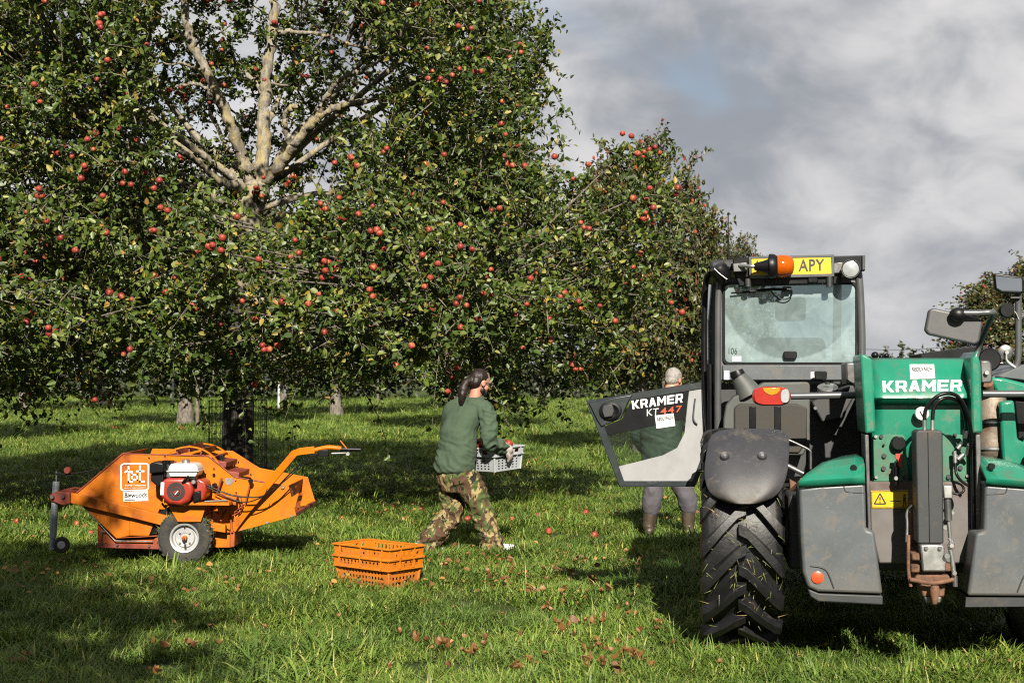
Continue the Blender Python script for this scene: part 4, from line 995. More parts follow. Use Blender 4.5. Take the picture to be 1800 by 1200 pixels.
    wp = MB(); wp.tube(pts([(1285, 515), (1310, 513), (1322, 512)], CY-.03), .006, 6); wp.tube(pts([(1318, 512), (1360, 508), (1390, 509)], CY-.045), .009, 8); wi = wp.build('wiper', 'black_plastic', wo, smooth=True)
    tub('washer_hose', [(1355, 511), (1365, 522), (1380, 526), (1391, 520), (1392, 510)], CY-.03, .004, 'black_plastic', wi); plate('wiper_motor', [(1376, 503), (1391, 503), (1393, 524), (1384, 527), (1372, 520)], CY+.012, .05, 'tele_dark', wo)
    lowp = plate('rear_panel', [(1270, 641), (1487, 641), (1487, 668), (1270, 668)], CY-.02, .05, 'tele_grey', T)
    for L in ([(1273, 651), (1282, 651), (1282, 667), (1273, 667)], [(1425, 653), (1434, 653), (1434, 665), (1425, 665)]): plate('label', L, CY-.023, .002, 'white_sticker', lowp, bevel=0)
    # cab body: roof, floor, front posts, seat
    XL, XR = VL(1250, 600, .75).x, VL(1516, 600, CY).x
    rb = MB(); zr = cabz(470); rb.box(((XL+XR)/2, 1.15, zr+.02), (XR-XL+.02, 1.45, .07)); rb.build('cab_roof', 'tele_dark', T, bevel=.025)
    for x in (XL+.03, XR-.03): MB().tube([(x, 1.85, zr), (x, 2.0, 1.35), (x, 1.95, .75)], .03, 8).build('cab_post', 'cab_tube', T, smooth=True)
    MB().box(((XL+XR)/2, 1.2, .78), (XR-XL, 1.5, .08)).build('cab_floor', 'tele_dark', T, bevel=.01)
    MB().box((XR+.02, 1.2, 1.15), (.05, 1.5, .75)).build('cab_wall', 'tele_dark', T)
    MB().box(((XL+XR)/2, CY+.1, 1.18), (XR-XL-.04, .05, .75)).build('cab_back_wall', 'tele_dark', T)
    sx = VL(1390, 600, .9).x
    se = MB(); se.box((sx, .95, 1.55), (.46, .14, .62)); so_ = se.build('seat_back', 'black_plastic', T, bevel=.05, seg=3)
    MB().box((sx, 1.2, 1.25), (.48, .5, .14)).build('seat_cushion', 'black_plastic', T, bevel=.04, seg=3); MB().box((sx, .95, VL(1392, 543, .95).z), (.20, .09, .16)).build('headrest', 'tank_plastic', T, bevel=.03, seg=3)
    # curved edge of the upper door leaf folded back along the left of the cab
    ud = tub('upper_door_frame', [(1250, 480, .55), (1241, 495, .6), (1238, 560, .62), (1238, 640, .62), (1240, 700, .6), (1246, 765, .55)], None, .020, 'black_plastic', T)
    M['_glass']('side_glass', (.25, .32, .31), (.05, .06, .06), .2)
    L1 = pts([(1246, 488, .6), (1243, 560, .64), (1243, 640, .64), (1246, 700, .6)]); L2 = [q+Vector((.03, .9, 0)) for q in L1]
    MB().add(L1+L2, [(i, i+1, i+5, i+4) for i in range(3)]).build('side_window', 'side_glass', T)
    tub('hinge_post', [(1248, 640), (1250, 800)], .52, .022, 'black_plastic', T, sm=0)
    # ---- light bar with number plate, beacon, lamps
    lb = plate('light_bar', [(1288, 453), (1519, 449), (1521, 476), (1480, 478), (1478, 499), (1300, 503), (1290, 480)], .34, .05, 'black_plastic', T, bevel=.006)
    np_ = plate('number_plate', [(1319, 453), (1463, 450), (1464, 482), (1320, 486)], .31, .012, 'plate_yellow', T, bevel=.002)
    ring('plate_frame', pts([(1316, 451), (1466, 447.5), (1467, 486), (1317, 490)], .306), pts([(1321, 455), (1461, 452), (1462, 481), (1322, 484)], .306), .02, 'cab_tube', np_)
    onp = lambda a, b: VL(a, b, .306)
    print_text('lettering', 'APY', ((1404, 456), (1449, 455), (1449, 475), (1404, 476.5)), onp, 'print_black', np_, bold=.012, spacing=1.1)
    print_text('lettering', '11', ((1330, 458), (1344, 458), (1344, 478), (1330, 478)), onp, 'print_black', np_, bold=.012, spacing=1.1)
    plate('plate_lower_bar', [(1318, 488), (1466, 484), (1466, 498), (1318, 502)], .33, .04, 'black_plastic', lb)
    for px in (1315, 1458): tub('bar_clamp', [(px, 486), (px, 504)], .32, .020, 'tele_dark', lb, sm=0)
    for px in (1354, 1429): plate('bar_foot', [(px-9, 484), (px+9, 484), (px+9, 497), (px-9, 497)], .315, .03, 'black_plastic', lb)
    bc = VL(1352, 468, .22); ax = Vector((1, 0, .02)); s = 8.75/FPX
    be = MB(); be.lathe([(.02, -26*s), (.026, -22*s), (.035, -10*s), (.045, -2*s), (22*s*.98, 0), (22*s, 4*s), (21*s, 10*s), (16*s, 16*s), (.02, 17*s)], bc, ax, 24); bo = be.build('beacon', 'black_plastic', T, smooth=True, ang=50)
    dm = MB(); dm.lathe([(19*s, 14*s), (19.5*s, 20*s), (18.5*s, 32*s), (15*s, 40*s), (8*s, 43*s), (.001, 43.5*s)], bc, ax, 24)
    m_, n_, b_ = newmat('beacon_dome'); b_.inputs['Base Color'].default_value = (.60, .11, .005, 1); b_.inputs['Roughness'].default_value = .08; b_.inputs['Transmission Weight'].default_value = .55; b_.inputs['IOR'].default_value = 1.3
    dm.build('beacon_dome', 'beacon_dome', bo, smooth=True, ang=60)
    co = MB(); co.lathe([(.001, 14*s), (9*s, 15*s), (10*s, 30*s), (.001, 33*s)], bc, ax, 14); co.build('beacon_bulb', 'steel', bo, smooth=True)
    tub('beacon_stem', [(1300, 466, .28), (1318, 468, .22), (1330, 468, .22)], None, .012, 'steel', bo); plate('beacon_hinge', [(1288, 463), (1313, 461), (1314, 477), (1289, 478)], .28, .05, 'steel_dark', bo, bevel=.005)
    wl = MB(); c = VL(1495, 473, .27); k = 16.5*8.75/FPX; wl.lathe([(.001, -.05), (k*.5, -.06), (k*.9, -.02), (k, .02), (k, .035), (k*.86, .04), (k*.84, .03)], c, (-.05, -1, 0), 28); wo2 = wl.build('work_lamp', 'black_plastic', T, smooth=True, ang=40)
    MB().lathe([(k*.86, .034), (k*.98, .041), (k*1.0, .036), (k*.99, .02)], c, (-.05, -1, 0), 28).build('lamp_rim', 'steel', wo2, smooth=True)
    MB().lathe([(.001, .045), (k*.5, .042), (k*.86, .036)], c, (-.05, -1, 0), 28).build('lamp_lens', 'clear_lens', wo2, smooth=True)
    plate('lamp_bracket', [(1465, 462), (1482, 460), (1482, 480), (1465, 481)], .31, .03, 'steel_dark', wo2)
    wl = MB(); c = VL(1267, 480, .36); wl.lathe([(.001, -.07), (.04, -.065), (.056, -.03), (.06, .03), (.052, .05), (.001, .055)], c, Vector((-.5, -.3, .8)), 20); w3 = wl.build('work_lamp', 'black_plastic', T, smooth=True, ang=40)
    tub('lamp_strap', [(1255, 472), (1266, 482), (1278, 491)], .30, .005, 'steel', w3)
    tub('antenna', [(1281, 456), (1280, 420), (1280, 374)], .5, [.006]*6+[.004]*5, 'black_plastic', T)
    tub('antenna_base', [(1281, 462), (1281, 448)], .5, .012, 'black_plastic', T, sm=0)
    tub('bar_end', [(1518, 449), (1518, 474)], .33, .010, 'cab_tube', lb, sm=0)
    # ---- tank, caps and machinery, with a dark box for shadow, between cab and boom
    tk = plate('oil_tank', [(1272, 735), (1276, 712), (1290, 696), (1325, 683), (1342, 672), (1420, 671), (1424, 676), (1424, 778), (1412, 800), (1270, 800)], .12, .26, 'tank_plastic', T, bevel=.03, seg=4)
    fn = MB(); fn.tube(pts([(1318, 694, .16), (1308, 676, .16), (1298, 662, .16)]), [.085, .062, .047], 16); fn.build('filler_neck', 'tank_plastic', tk, smooth=True)
    fc = MB(); fc.tube(pts([(1299, 663, .16), (1296, 657, .16), (1294, 651, .16)]), [.046, .047, .040], 14); fc.build('filler_cap', 'black_plastic', tk, smooth=True)
    plate('tank_hollow', [(1290, 716), (1300, 709), (1400, 709), (1419, 716), (1419, 776), (1405, 796), (1290, 796)], .105, .02, 'tank_dark', tk, bevel=.012)
    for px in (1323, 1367): plate('tank_slot', [(px-6, 714), (px+6, 714), (px+6, 760), (px-6, 760)], .10, .03, 'black_plastic', tk, bevel=.003)
    cc = MB(); cc.lathe([(.001, .012), (.045, .012), (.062, .004), (.064, -.02)], VL(1455, 681, .2), (0, -.45, 1), 24); cp = cc.build('radiator_cap', 'steel', T, smooth=True)
    plate('cap_grip', [(1450, 672), (1460, 672), (1460, 675), (1450, 675)], .14, .02, 'black_plastic', cp)
    plate('breather', [(1432, 654), (1434, 652), (1452, 652), (1454, 655), (1453, 667), (1433, 667)], .28, .06, 'black_plastic', T, bevel=.008)
    plate('machinery_cover', [(1426, 706), (1446, 694), (1500, 676), (1506, 690), (1480, 735), (1445, 742)], .18, .3, 'tele_dark', T, bevel=.01); disc('bolt', 1433, 717, .17, .012, .01, 'steel_dark', T, 8)
    plate('shadow_box', [(1424, 690), (1512, 690), (1512, 900), (1420, 900)], .42, .5, 'tele_dark', T)  # dark box standing in for the shadow inside the machine
    MB().box((mid-.05, 1.2, .72), (1.3, 3.4, .42)).build('chassis', 'tele_dark', T, bevel=.02)
    for y in (0, 2.65): MB().tube([(wx, y, ZC), (mid, y, ZC), (2*mid-wx, y, ZC)], .10, 10).build('axle', 'tele_dark', T, smooth=True)
    # ---- the open door
    DY = .62
    dor = empty('door'); dor.parent = T; dor['label'] = 'open cab door with white and red lettering'
    O = pts([(1030, 704), (1236, 670), (1248, 676), (1246, 797), (1222, 855), (1089, 855)], DY); I = pts([(1050, 714), (1234, 683), (1238, 688), (1236, 795), (1217, 845), (1097, 845)], DY)
    ring('door_frame', O, I, .05, 'door_frame', dor)
    plate('door_pod', [(1034, 707), (1112, 693), (1106, 704), (1092, 735), (1057, 750), (1049, 738)], DY-.012, .05, 'door_frame', dor, bevel=.006)
    plate('door_upper_panel', [(1112, 702), (1211, 685), (1204, 736), (1067, 766), (1058, 751), (1094, 736)], DY+.004, .02, 'black_plastic', dor, bevel=.002)
    M['_glass']('door_glass', (.82, .88, .84), (.10, .11, .10), .02)
    plate('door_glass', [(1066, 765), (1204, 735), (1202, 760), (1190, 786), (1165, 799), (1086, 819)], DY+.012, .006, 'door_glass', dor, bevel=0)
    plate('door_lower_panel', [(1085, 820), (1165, 800), (1190, 787), (1203, 761), (1211, 687), (1238, 682), (1237, 795), (1218, 847), (1096, 847)], DY+.006, .02, 'silver_panel', dor, bevel=.002)
    hd2 = MB(); c = VL(1073, 722, DY-.012); hd2.lathe([(.001, .012), (.030, .012), (.045, .022), (.056, .020), (.060, .0)], c, (0, -1, 0), 24); ho = hd2.build('handle_bowl', 'black_plastic', dor, smooth=True, ang=40)
    for v in ho.data.vertices: v.co.x = c.x+(v.co.x-c.x)*1.25
    plate('door_handle', [(1060, 712), (1076, 710), (1080, 722), (1076, 732), (1062, 734), (1058, 722)], DY-.05, .02, 'tele_dark', dor, bevel=.006)
    ond = lambda a, b: VL(a, b, DY+.001)
    block_text('lettering', 'KRAMER', ((1110, 704), (1201, 691), (1200, 707), (1112, 719)), ond, 'print_white', dor)
    print_text('lettering', 'KT', ((1137, 719), (1158, 717), (1157, 729), (1137, 731)), ond, 'print_white', dor)
    print_text('lettering', '447', ((1161, 717), (1199, 712), (1198, 723), (1161, 729)), ond, 'print_red', dor, bold=.008, spacing=1.15)
    st = plate('dealer_sticker', [(1151, 730), (1184, 726), (1187, 748), (1154, 753)], DY, .003, 'white_sticker', dor, bevel=0)
    print_text('lettering', 'REDLYNCH', ((1155, 734), (1182, 730.5), (1183, 736), (1156, 740)), lambda a, b: VL(a, b, DY-.002), 'print_black', st, bold=.02)
    for k in (0, 1): tub('door_hinge', [(1238, 700+80*k, DY), (1254, 700+80*k, .55)], None, .014, 'black_plastic', dor, sm=0)
    tub('door_strap', [(1222, 700), (1219, 735), (1226, 745)], DY-.01, .005, 'cab_tube', dor)
    return T
telehandler()
# ------------------------------------------------------------------ orange apple harvester, standing side-on
def harvester():
    rust = (.22, .045, .012)
    pm('harv_orange', (.50, .140, .003), .42, 0, .07, 5, (.26, .06, .012), .34, 4, spec=.2, scratch=.25)
    pm('harv_stained', (.47, .125, .003), .5, 0, .12, 6, (.19, .036, .012), .52, 2.6, spec=.2)
    pm('harv_dusty', (.34, .075, .012), .6, 0, .2, 8, (.13, .03, .015), .45, 5, spec=.3)
    pm('harv_red', (.20, .030, .014), .55, 0, .2, 9, (.08, .03, .02), .35, 8)
    pm('engine_red', (.30, .022, .010), .38, 0, .12, 9, (.10, .05, .03), .25, 10, coat=.2)
    pm('engine_white', (.58, .58, .57), .35, 0, .06, 9, (.3, .26, .22), .2, 12, coat=.2)
    pm('galvanised', (.26, .29, .32), .5, .45, .2, 14); pm('small_tyre', (.016, .016, .015), .75, 0, .25, 20, (.07, .055, .03), .5, 14, bump=.4, bscale=70)
    pm('rim_silver', (.46, .46, .47), .42, .35, .1, 12, (.14, .11, .08), .3, 12)
    DN, DF = 12.32, 13.18
    root = Vector((P(331, 0, 12.3).x, 12.6, 0))
    T = empty('apple_harvester', root); tag(T, 'orange two-wheeled apple harvester with small petrol engine and white logo', 'harvester')
    def H(px, py, D): return P(px, py, D)-root
    def plate(name, L, D, th, mat, par=T, bevel=.004, seg=2):
        A = [H(a, b, D) for a, b in L]; B = [q+Vector((0, th, 0)) for q in A]; return MB().prism(A, B).build(name, mat, par, bevel=bevel, seg=seg)
    def bar(name, L, D, r, mat, par=T, n=8, sm=5):
        p = [H(q[0], q[1], q[2] if len(q) > 2 else D) for q in L]; p = smooth_path(p, sm) if sm and len(p) > 2 else p
        return MB().tube(p, r, n).build(name, mat, par, smooth=True, ang=60)
    def disc(name, px, py, D, r, th, mat, par=T, n=18):
        return MB().lathe([(r*.001, th), (r*.86, th), (r, th*.7), (r, 0), (r*.001, 0)], H(px, py, D), (0, -1, 0), n, cap=True).build(name, mat, par, smooth=True, ang=40)
    def cross(name, a, b, mat, th=.008, par=T, D0=DN, D1=DF):
        """sheet spanning from the near to the far side plate between two points of the outline (near-plate pixels)"""
        p, q = H(*a, D0), H(*b, D0); n = (q-p).cross(Vector((0, 1, 0))).normalized()*th; dv = Vector((0, D1-D0, 0))
        return MB().prism([p, q, q+n, p+n], [v+dv for v in (p, q, q+n, p+n)]).build(name, mat, par, bevel=.003)
    # side plates
    left = plate('hopper_side', [(216, 797), (228, 797), (228, 941), (204, 946), (148, 893), (131, 869)], DN, .006, 'harv_stained')
    mid = plate('hopper_panel', [(228, 797), (294, 799), (291, 850), (286, 880), (262, 941), (228, 941)], DN-.006, .008, 'harv_stained')
    pr = plate('side_plate', [(292, 799), (366, 801), (413, 838), (412, 936), (395, 926), (380, 890), (288, 884)], DN, .006, 'harv_orange')
    chute = plate('chute_side', [(413, 837), (475, 848), (507, 853), (521, 906), (410, 936), (400, 925)], DN-.004, .006, 'harv_orange')
    far = plate('far_side_plate', [(222, 806), (240, 789), (382, 792), (430, 826), (520, 842), (534, 893), (422, 925), (240, 930), (170, 880)], DF-.0, .006, 'harv_orange')
    # far plate is written in near-plate pixels shifted to where it really stands
    for v, (a, b) in zip(far.data.vertices, [(262, 802), (268, 788), (409, 792), (456, 822), (541, 838), (555, 884), (446, 908), (272, 915), (215, 868)]*2):
        v.co = H(a, b, DF)+Vector((0, .006 if v.co.y > DF-root.y+.003 else 0, 0))
    cross('nose_panel', (131, 869), (216, 797), 'harv_dusty'); cross('belly_panel', (148, 893), (204, 946), 'harv_dusty'); cross('floor_panel', (204, 946), (410, 936), 'harv_dusty'); cross('chute_floor', (410, 934), (520, 905), 'harv_dusty')
    bar('nose_edge', [(131, 869), (216, 797)], DN-.004, .006, 'harv_red', sm=0); bar('top_edge', [(216, 797), (294, 799), (366, 801)], DN-.004, .006, 'harv_red', sm=0); bar('top_edge', [(366, 801), (413, 838), (476, 849)], DN-.004, .006, 'harv_red', sm=0)
    bar('belly_edge', [(143, 886), (202, 950), (268, 951)], DN-.012, .006, 'steel_dark', sm=0)
    # chute end: flap and lip
    fl = MB(); A = [H(507, 854, DN), H(533, 841, DF), H(527, 864, DF), H(512, 874, DN)]; fl.prism(A, [q+Vector((-.012, 0, 0)) for q in A]); fl.build('chute_flap', 'harv_dusty', T)
    MB().tube([H(529, 868, 12.9), H(522, 893, 12.7)], .02, 4).build('chute_strut', 'harv_dusty', T)
    A = [H(520, 901, DN), H(555, 880, DF), H(555, 886, DF), H(520, 908, DN)]; MB().prism(A, [q+Vector((-.03, 0, 0)) for q in A]).build('chute_lip', 'harv_red', T, bevel=.004)
    # pick-up drum and paddles showing above the plates
    dc = H(345, 842, 12.75); dr = .30
    dm = MB(); dm.lathe([(dr, -.30), (dr+.012, -.30), (dr+.012, -.27), (dr, -.27)], dc, (0, 1, 0), 40); dm.lathe([(dr, .27), (dr+.012, .27), (dr+.012, .30), (dr, .30)], dc, (0, 1, 0), 40); drum = dm.build('drum_rim', 'harv_orange', T, smooth=True)
    for k in range(16):
        a = 2*math.pi*k/16; c = dc+Vector((math.cos(a)*dr*.96, 0, math.sin(a)*dr*.96)); MB().box(c, (.012, .56, .06), Matrix.Rotation(-a+math.pi/2, 3, 'Y')).build('paddle', 'harv_red', drum)
    MB().lathe([(.05, -.36), (.05, .36)], dc, (0, 1, 0), 12).build('drum_shaft', 'steel_dark', drum)
    for px, py, t in ((395, 812, .5), (417, 830, .45)):
        m_ = MB(); c = H(px, py, 12.8); m_.box(c, (.13, .5, .05), Matrix.Rotation(t*.3, 3, 'Y')); m_.build('conveyor_slat', 'harv_red', T, bevel=.006)
        for k in range(4): MB().tube([c+Vector((-.05+k*.03, -.2, .03)), c+Vector((-.045+k*.03, -.2, -.10))], .009, 6).build('conveyor_finger', 'harv_red', T)
    plate('conveyor_lever', [(384, 800), (392, 799), (397, 820), (390, 822)], 12.6, .03, 'black_plastic')
    # tow bars, axle beams
    for D, th in ((DN-.07, .05), (DF+.02, .05)):
        plate('tow_bar', [(124, 866), (150, 871), (200, 883), (300, 908), (306, 929), (240, 912), (124, 884)] if D < 12.8 else [(176, 852), (330, 890), (330, 905), (176, 868)], D, th, 'harv_stained', bevel=.006)
    plate('tow_head', [(86, 870), (98, 863), (122, 865), (124, 884), (112, 889), (88, 880)], DN-.05, .5, 'harv_red', bevel=.008)
    for px, py in ((93, 873), (112, 872)): disc('tow_pin', px, py, DN-.05, .016, .03, 'steel_dark')
    ax = plate('axle_beam', [(360, 916), (396, 922), (396, 936), (356, 930)], DN-.08, .06, 'harv_orange', bevel=.005)
    plate('engine_bracket', [(296, 889), (362, 889), (353, 917), (312, 917)], DN-.20, .01, 'harv_orange')
    sh = plate('engine_shelf', [(290, 882), (402, 883), (403, 888), (291, 887)], DN-.28, .28, 'harv_orange', bevel=.002)
    # skid box below
    plate('skid_box', [(171, 921), (205, 950), (270, 948), (285, 935), (285, 965), (172, 962)], DN+.02, .75, 'harv_dusty', bevel=.004)
    plate('skid_edge', [(172, 954), (285, 958), (285, 965), (172, 962)], DN+.008, .02, 'harv_red', bevel=.002)
    for px, py in ((206, 957), (262, 959), (355, 965)): disc('bolt', px, py, DN+.0, .012, .012, 'steel_dark', T, 8)
    bar('skid_handle', [(179, 955), (179, 935), (181, 934), (186, 934)], DN-.01, .006, 'steel_dark')
    plate('wheel_box', [(372, 925), (404, 930), (404, 962), (374, 962)], DN+.03, .5, 'harv_orange'); plate('wheel_box_side', [(405, 918), (413, 915), (412, 960), (404, 962)], DN-.03, .3, 'harv_dusty')
    plate('frame_web', [(262, 940), (300, 885), (330, 890), (372, 920), (372, 945), (262, 950)], DN+.10, .5, 'harv_red')
    plate('frame_post', [(270, 905), (300, 888), (306, 893), (280, 935), (262, 940)], DN+.02, .02, 'black_plastic')
    for L in ([(373, 890), (373, 918)], [(388, 915), (398, 895)], [(405, 905), (408, 935)]): bar('frame_rod', L, DN-.05, .010, 'harv_dusty', sm=0)
    # wheels
    wr = .228; wc = Vector((0, DN-.12-root.y, wr-.005))
    def wheel(c):
        w = empty('wheel', c); w.parent = T
        tb = MB(); tb.lathe([(.118, -.04), (.135, -.052), (.18, -.062), (.212, -.056), (wr, -.038), (wr, .038), (.212, .056), (.18, .062), (.135, .052), (.118, .04)], (0, 0, 0), (0, 1, 0), 40)
        for k in range(26):
            a = 2*math.pi*k/26
            for s in (-1, 1): tb.box((math.cos(a+.06*s)*(wr-.002), s*.026, math.sin(a+.06*s)*(wr-.002)), (.022, .042, .026), Matrix.Rotation(-a, 3, 'Y'))
        tb.build('tyre', 'small_tyre', w, smooth=True, ang=35)
        rb = MB(); rb.lathe([(.001, -.022), (.04, -.022), (.045, -.028), (.078, -.030), (.088, -.014), (.104, -.014), (.110, -.050), (.124, -.056), (.127, -.048), (.122, -.03), (.12, .04)], (0, 0, 0), (0, 1, 0), 40); r = rb.build('rim', 'rim_silver', w, smooth=True, ang=35)
        for k in range(4):
            a = math.pi/4+k*math.pi/2; MB().lathe([(.001, .014), (.008, .014), (.010, .006), (.010, 0)], (math.cos(a)*.060, -.030, math.sin(a)*.060), (0, -1, 0), 8, cap=True).build('wheel_nut', 'steel', r, smooth=True)
        MB().lathe([(.001, .05), (.018, .05), (.022, .045), (.023, 0)], (0, -.022, 0), (0, -1, 0), 16, cap=True).build('hub', 'harv_orange', r, smooth=True); MB().lathe([(.001, .07), (.012, .07), (.013, .03)], (0, -.022, 0), (0, -1, 0), 10, cap=True).build('axle_end', 'harv_red', r, smooth=True)
        MB().box((.004, -.03, -.072), (.018, .006, .04)).build('rim_slot', 'print_black', r, bevel=.004); MB().tube([(0, -.04, .085), (.004, -.06, .105)], .006, 6).build('valve', 'print_black', r)
        return w
    w1 = wheel(wc); rg = np.random.default_rng(6); gb = MB()
    for k in range(420):
        a = rg.uniform(.1, 3.0); rr = wr+rg.uniform(-.03, .02); c = Vector((math.cos(a)*rr, rg.uniform(-.062, .05), math.sin(a)*rr)); d = Vector(rg.normal(0, 1, 3)).normalized(); s = d.cross(Vector(rg.normal(0, 1, 3))).normalized()*.003; gb.add([c-s, c+s, c+d*rg.uniform(.02, .06)], [(0, 1, 2)])
    gb.build('caked_grass', 'grass_debris', w1, kind='stuff')
    wheel(Vector((0, DF+.12-root.y, wr-.005)))
    # jockey post
    jk = MB(); jk.tube([H(99, 846, DN), H(96, 890, DN), H(93, 945, DN)], .030, 14); j = jk.build('jockey_post', 'galvanised', T, smooth=True)
    bar('jockey_tube', [(93, 945), (92, 966)], DN, .022, 'galvanised', j, sm=0); bar('jockey_screw', [(99, 828), (99, 848)], DN, .008, 'steel_dark', j, sm=0)
    bar('jockey_crank', [(98, 832), (125, 833), (180, 823)], DN-.02, .006, 'black_plastic', j, sm=0); disc('crank_knob', 120, 826, DN-.03, .03, .04, 'harv_red', j)
    for v in (1,): MB().lathe([(.02, -.03), (.062, -.03), (.07, -.015), (.07, .015), (.062, .03), (.02, .03)], H(108, 957, DN-.02), (.25, -1, 0), 20).build('jockey_wheel', 'small_tyre', j, smooth=True)
    MB().lathe([(.001, .033), (.03, .033), (.04, .026)], H(108, 957, DN-.02), (.25, -1, 0), 16).build('jockey_hub', 'rim_silver', j, smooth=True); bar('jockey_fork', [(92, 964), (106, 964)], DN-.04, .010, 'galvanised', j, sm=0)
    # ---- engine
    E = empty('engine', H(322, 860, DN-.2)); E.parent = T; e0 = E.location.copy(); s = 12.1/FPX
    def EP(px, py, y=0.): return Vector(((px-322)*s, y, -(py-860)*s))
    def ebox(name, L, y0, y1, mat, bevel=.012, par=E, seg=3):
        A = [EP(a, b, y0) for a, b in L]; return MB().prism(A, [Vector((q.x, y1, q.z)) for q in A]).build(name, mat, par, bevel=bevel, seg=seg)
    af = ebox('air_filter', [(268, 813), (276, 810), (292, 812), (293, 829), (268, 831)], -.10, .10, 'black_plastic', .012); ebox('carburettor', [(268, 831), (291, 829), (290, 848), (281, 855), (268, 844)], -.06, .1, 'black_plastic', .01)
    for k in range(7): MB().box(EP(287+k*2.6, 812, .0), (.005, .12, .03)).build('cooling_fin', 'black_plastic', af)
    ebox('silencer', [(288, 810), (302, 812), (301, 840), (288, 840)], .02, .18, 'steel_dark', .01)
    tk = ebox('fuel_tank', [(303, 817), (306, 813), (347, 813), (352, 818), (354, 826), (300, 826)], -.12, .12, 'engine_white', .022, seg=4); ebox('tank_lower', [(301, 827), (353, 827), (349, 836), (304, 836)], -.115, .12, 'engine_white', .010, par=tk); ebox('tank_flange', [(299, 825), (355, 825), (355, 827), (299, 827)], -.128, .13, 'engine_white', .002, par=tk)
    c = EP(327, 812, .0); MB().lathe([(.001, .026), (.022, .026), (.032, .020), (.034, -.01)], c, (0, 0, 1), 18).build('fuel_cap', 'steel', tk, smooth=True)
    sh_ = ebox('starter_cover', [(292, 842), (300, 838), (330, 838), (343, 846), (346, 862), (340, 878), (325, 885), (303, 883), (290, 871), (286, 860)], -.14, .10, 'engine_red', .025, seg=4)
    dcx = EP(316, 861, -.145)
    for k in range(28):
        a = 2*math.pi*k/28; d = Vector((math.cos(a), 0, math.sin(a))); t = Vector((-math.sin(a), 0, math.cos(a)))*.0052
        p, q = dcx+d*.044, dcx+d*.076; MB().prism([p-t, p+t, q+t*1.5, q-t*1.5], [v+Vector((0, .006, 0)) for v in (p-t, p+t, q+t*1.5, q-t*1.5)]).build('vent_slot', 'print_black', sh_)
    MB().lathe([(.001, .004), (.034, .004), (.038, .0), (.038, -.004)], dcx, (0, -1, 0), 24).build('starter_badge', 'print_black', sh_, smooth=True)
    ebox('badge_print', [(311, 862), (317, 858), (319, 860), (313, 865)], -.151, -.149, 'engine_red', 0, par=sh_); ebox('badge_print', [(314, 866), (320, 859), (321, 860), (315, 867)], -.151, -.149, 'print_white', 0, par=sh_)
    ebox('engine_label', [(290, 845), (296, 845), (295, 867), (289, 867)], -.144, -.141, 'print_white', 0, par=sh_)
    MB().tube([EP(328, 846, -.14), EP(336, 838, -.17), EP(340, 834, -.17)], .012, 8).build('starter_grip', 'black_plastic', sh_, smooth=True)
    ebox('crankcase', [(343, 844), (352, 840), (363, 846), (366, 860), (361, 876), (348, 884), (336, 882)], -.06, .16, 'engine_red', .015); ebox('engine_controls', [(336, 838), (349, 836), (350, 850), (340, 852)], -.12, -.02, 'black_plastic', .006); ebox('oil_cap', [(342, 864), (356, 860), (357, 878), (344, 882)], -.10, .0, 'black_plastic', .01)
    MB().lathe([(.001, .01), (.016, .01), (.02, 0)], EP(346, 845, -.125), (0, -1, 0), 12).build('engine_nut', 'steel', E)
    # ---- handle bar with grip, levers and cables
    hp = [(409, 931, DN-.02), (430, 902, DN-.04), (470, 853, DN-.10), (518, 796, DN-.16), (528, 793, DN-.17), (553, 790, DN-.17)]
    hb = MB(); pts_ = [H(*q) for q in hp]; rings = []
    for i, p in enumerate(pts_):
        d = (pts_[min(i+1, 5)]-pts_[max(i-1, 0)]).normalized(); n = d.cross(Vector((0, 1, 0))).normalized(); w = .030
        rings.append([p+n*w+Vector((0, -.02, 0)), p-n*w+Vector((0, -.02, 0)), p-n*w+Vector((0, .02, 0)), p+n*w+Vector((0, .02, 0))])
    h = hb.loft(rings).build('handle_bar', 'harv_orange', T, bevel=.003)
    bar('handle_tube', [(552, 791), (576, 786), (600, 788)], DN-.17, .020, 'harv_orange', h); bar('grip', [(598, 789), (634, 790)], DN-.17, .019, 'black_plastic', h, sm=0)
    plate('switch_box', [(559, 791), (577, 790), (578, 802), (560, 803)], DN-.22, .05, 'black_plastic', h, bevel=.006); bar('spring', [(583, 797), (608, 796)], DN-.19, .012, 'steel_dark', h, sm=0); disc('cable_nut', 612, 797, DN-.20, .018, .03, 'steel', h); bar('clutch_lever', [(598, 774), (611, 790)], DN-.18, .006, 'harv_orange', h, sm=0)
    bar('cable', [(560, 797), (540, 806), (510, 832), (485, 857), (460, 872), (430, 873), (400, 868), (360, 850)], DN-.20, .006, 'black_plastic', h); bar('cable', [(558, 800), (535, 815), (500, 845), (470, 868), (435, 882), (405, 876), (365, 856)], DN-.21, .005, 'black_plastic', h)
    for a in range(5): bar('cable_tie', [(466+a*3, 868-a*3), (470+a*3+(a % 2)*4, 858-a*2+(a*5 % 7))], DN-.23, .003, 'black_plastic', h, sm=0)
    bar('lever_rod', [(440, 846), (430, 886), (412, 900)], DN-.06, .006, 'harv_dusty', T, sm=0); disc('lever_ball', 441, 845, DN-.06, .02, .03, 'black_plastic'); bar('link_rod', [(470, 858), (450, 874), (445, 882)], DN-.06, .007, 'harv_orange', T, sm=0)
    bar('lever_rod', [(390, 840), (381, 868)], DN-.05, .010, 'harv_red', T, sm=0); disc('gas_spring', 378, 852, DN-.03, .02, .05, 'black_plastic')
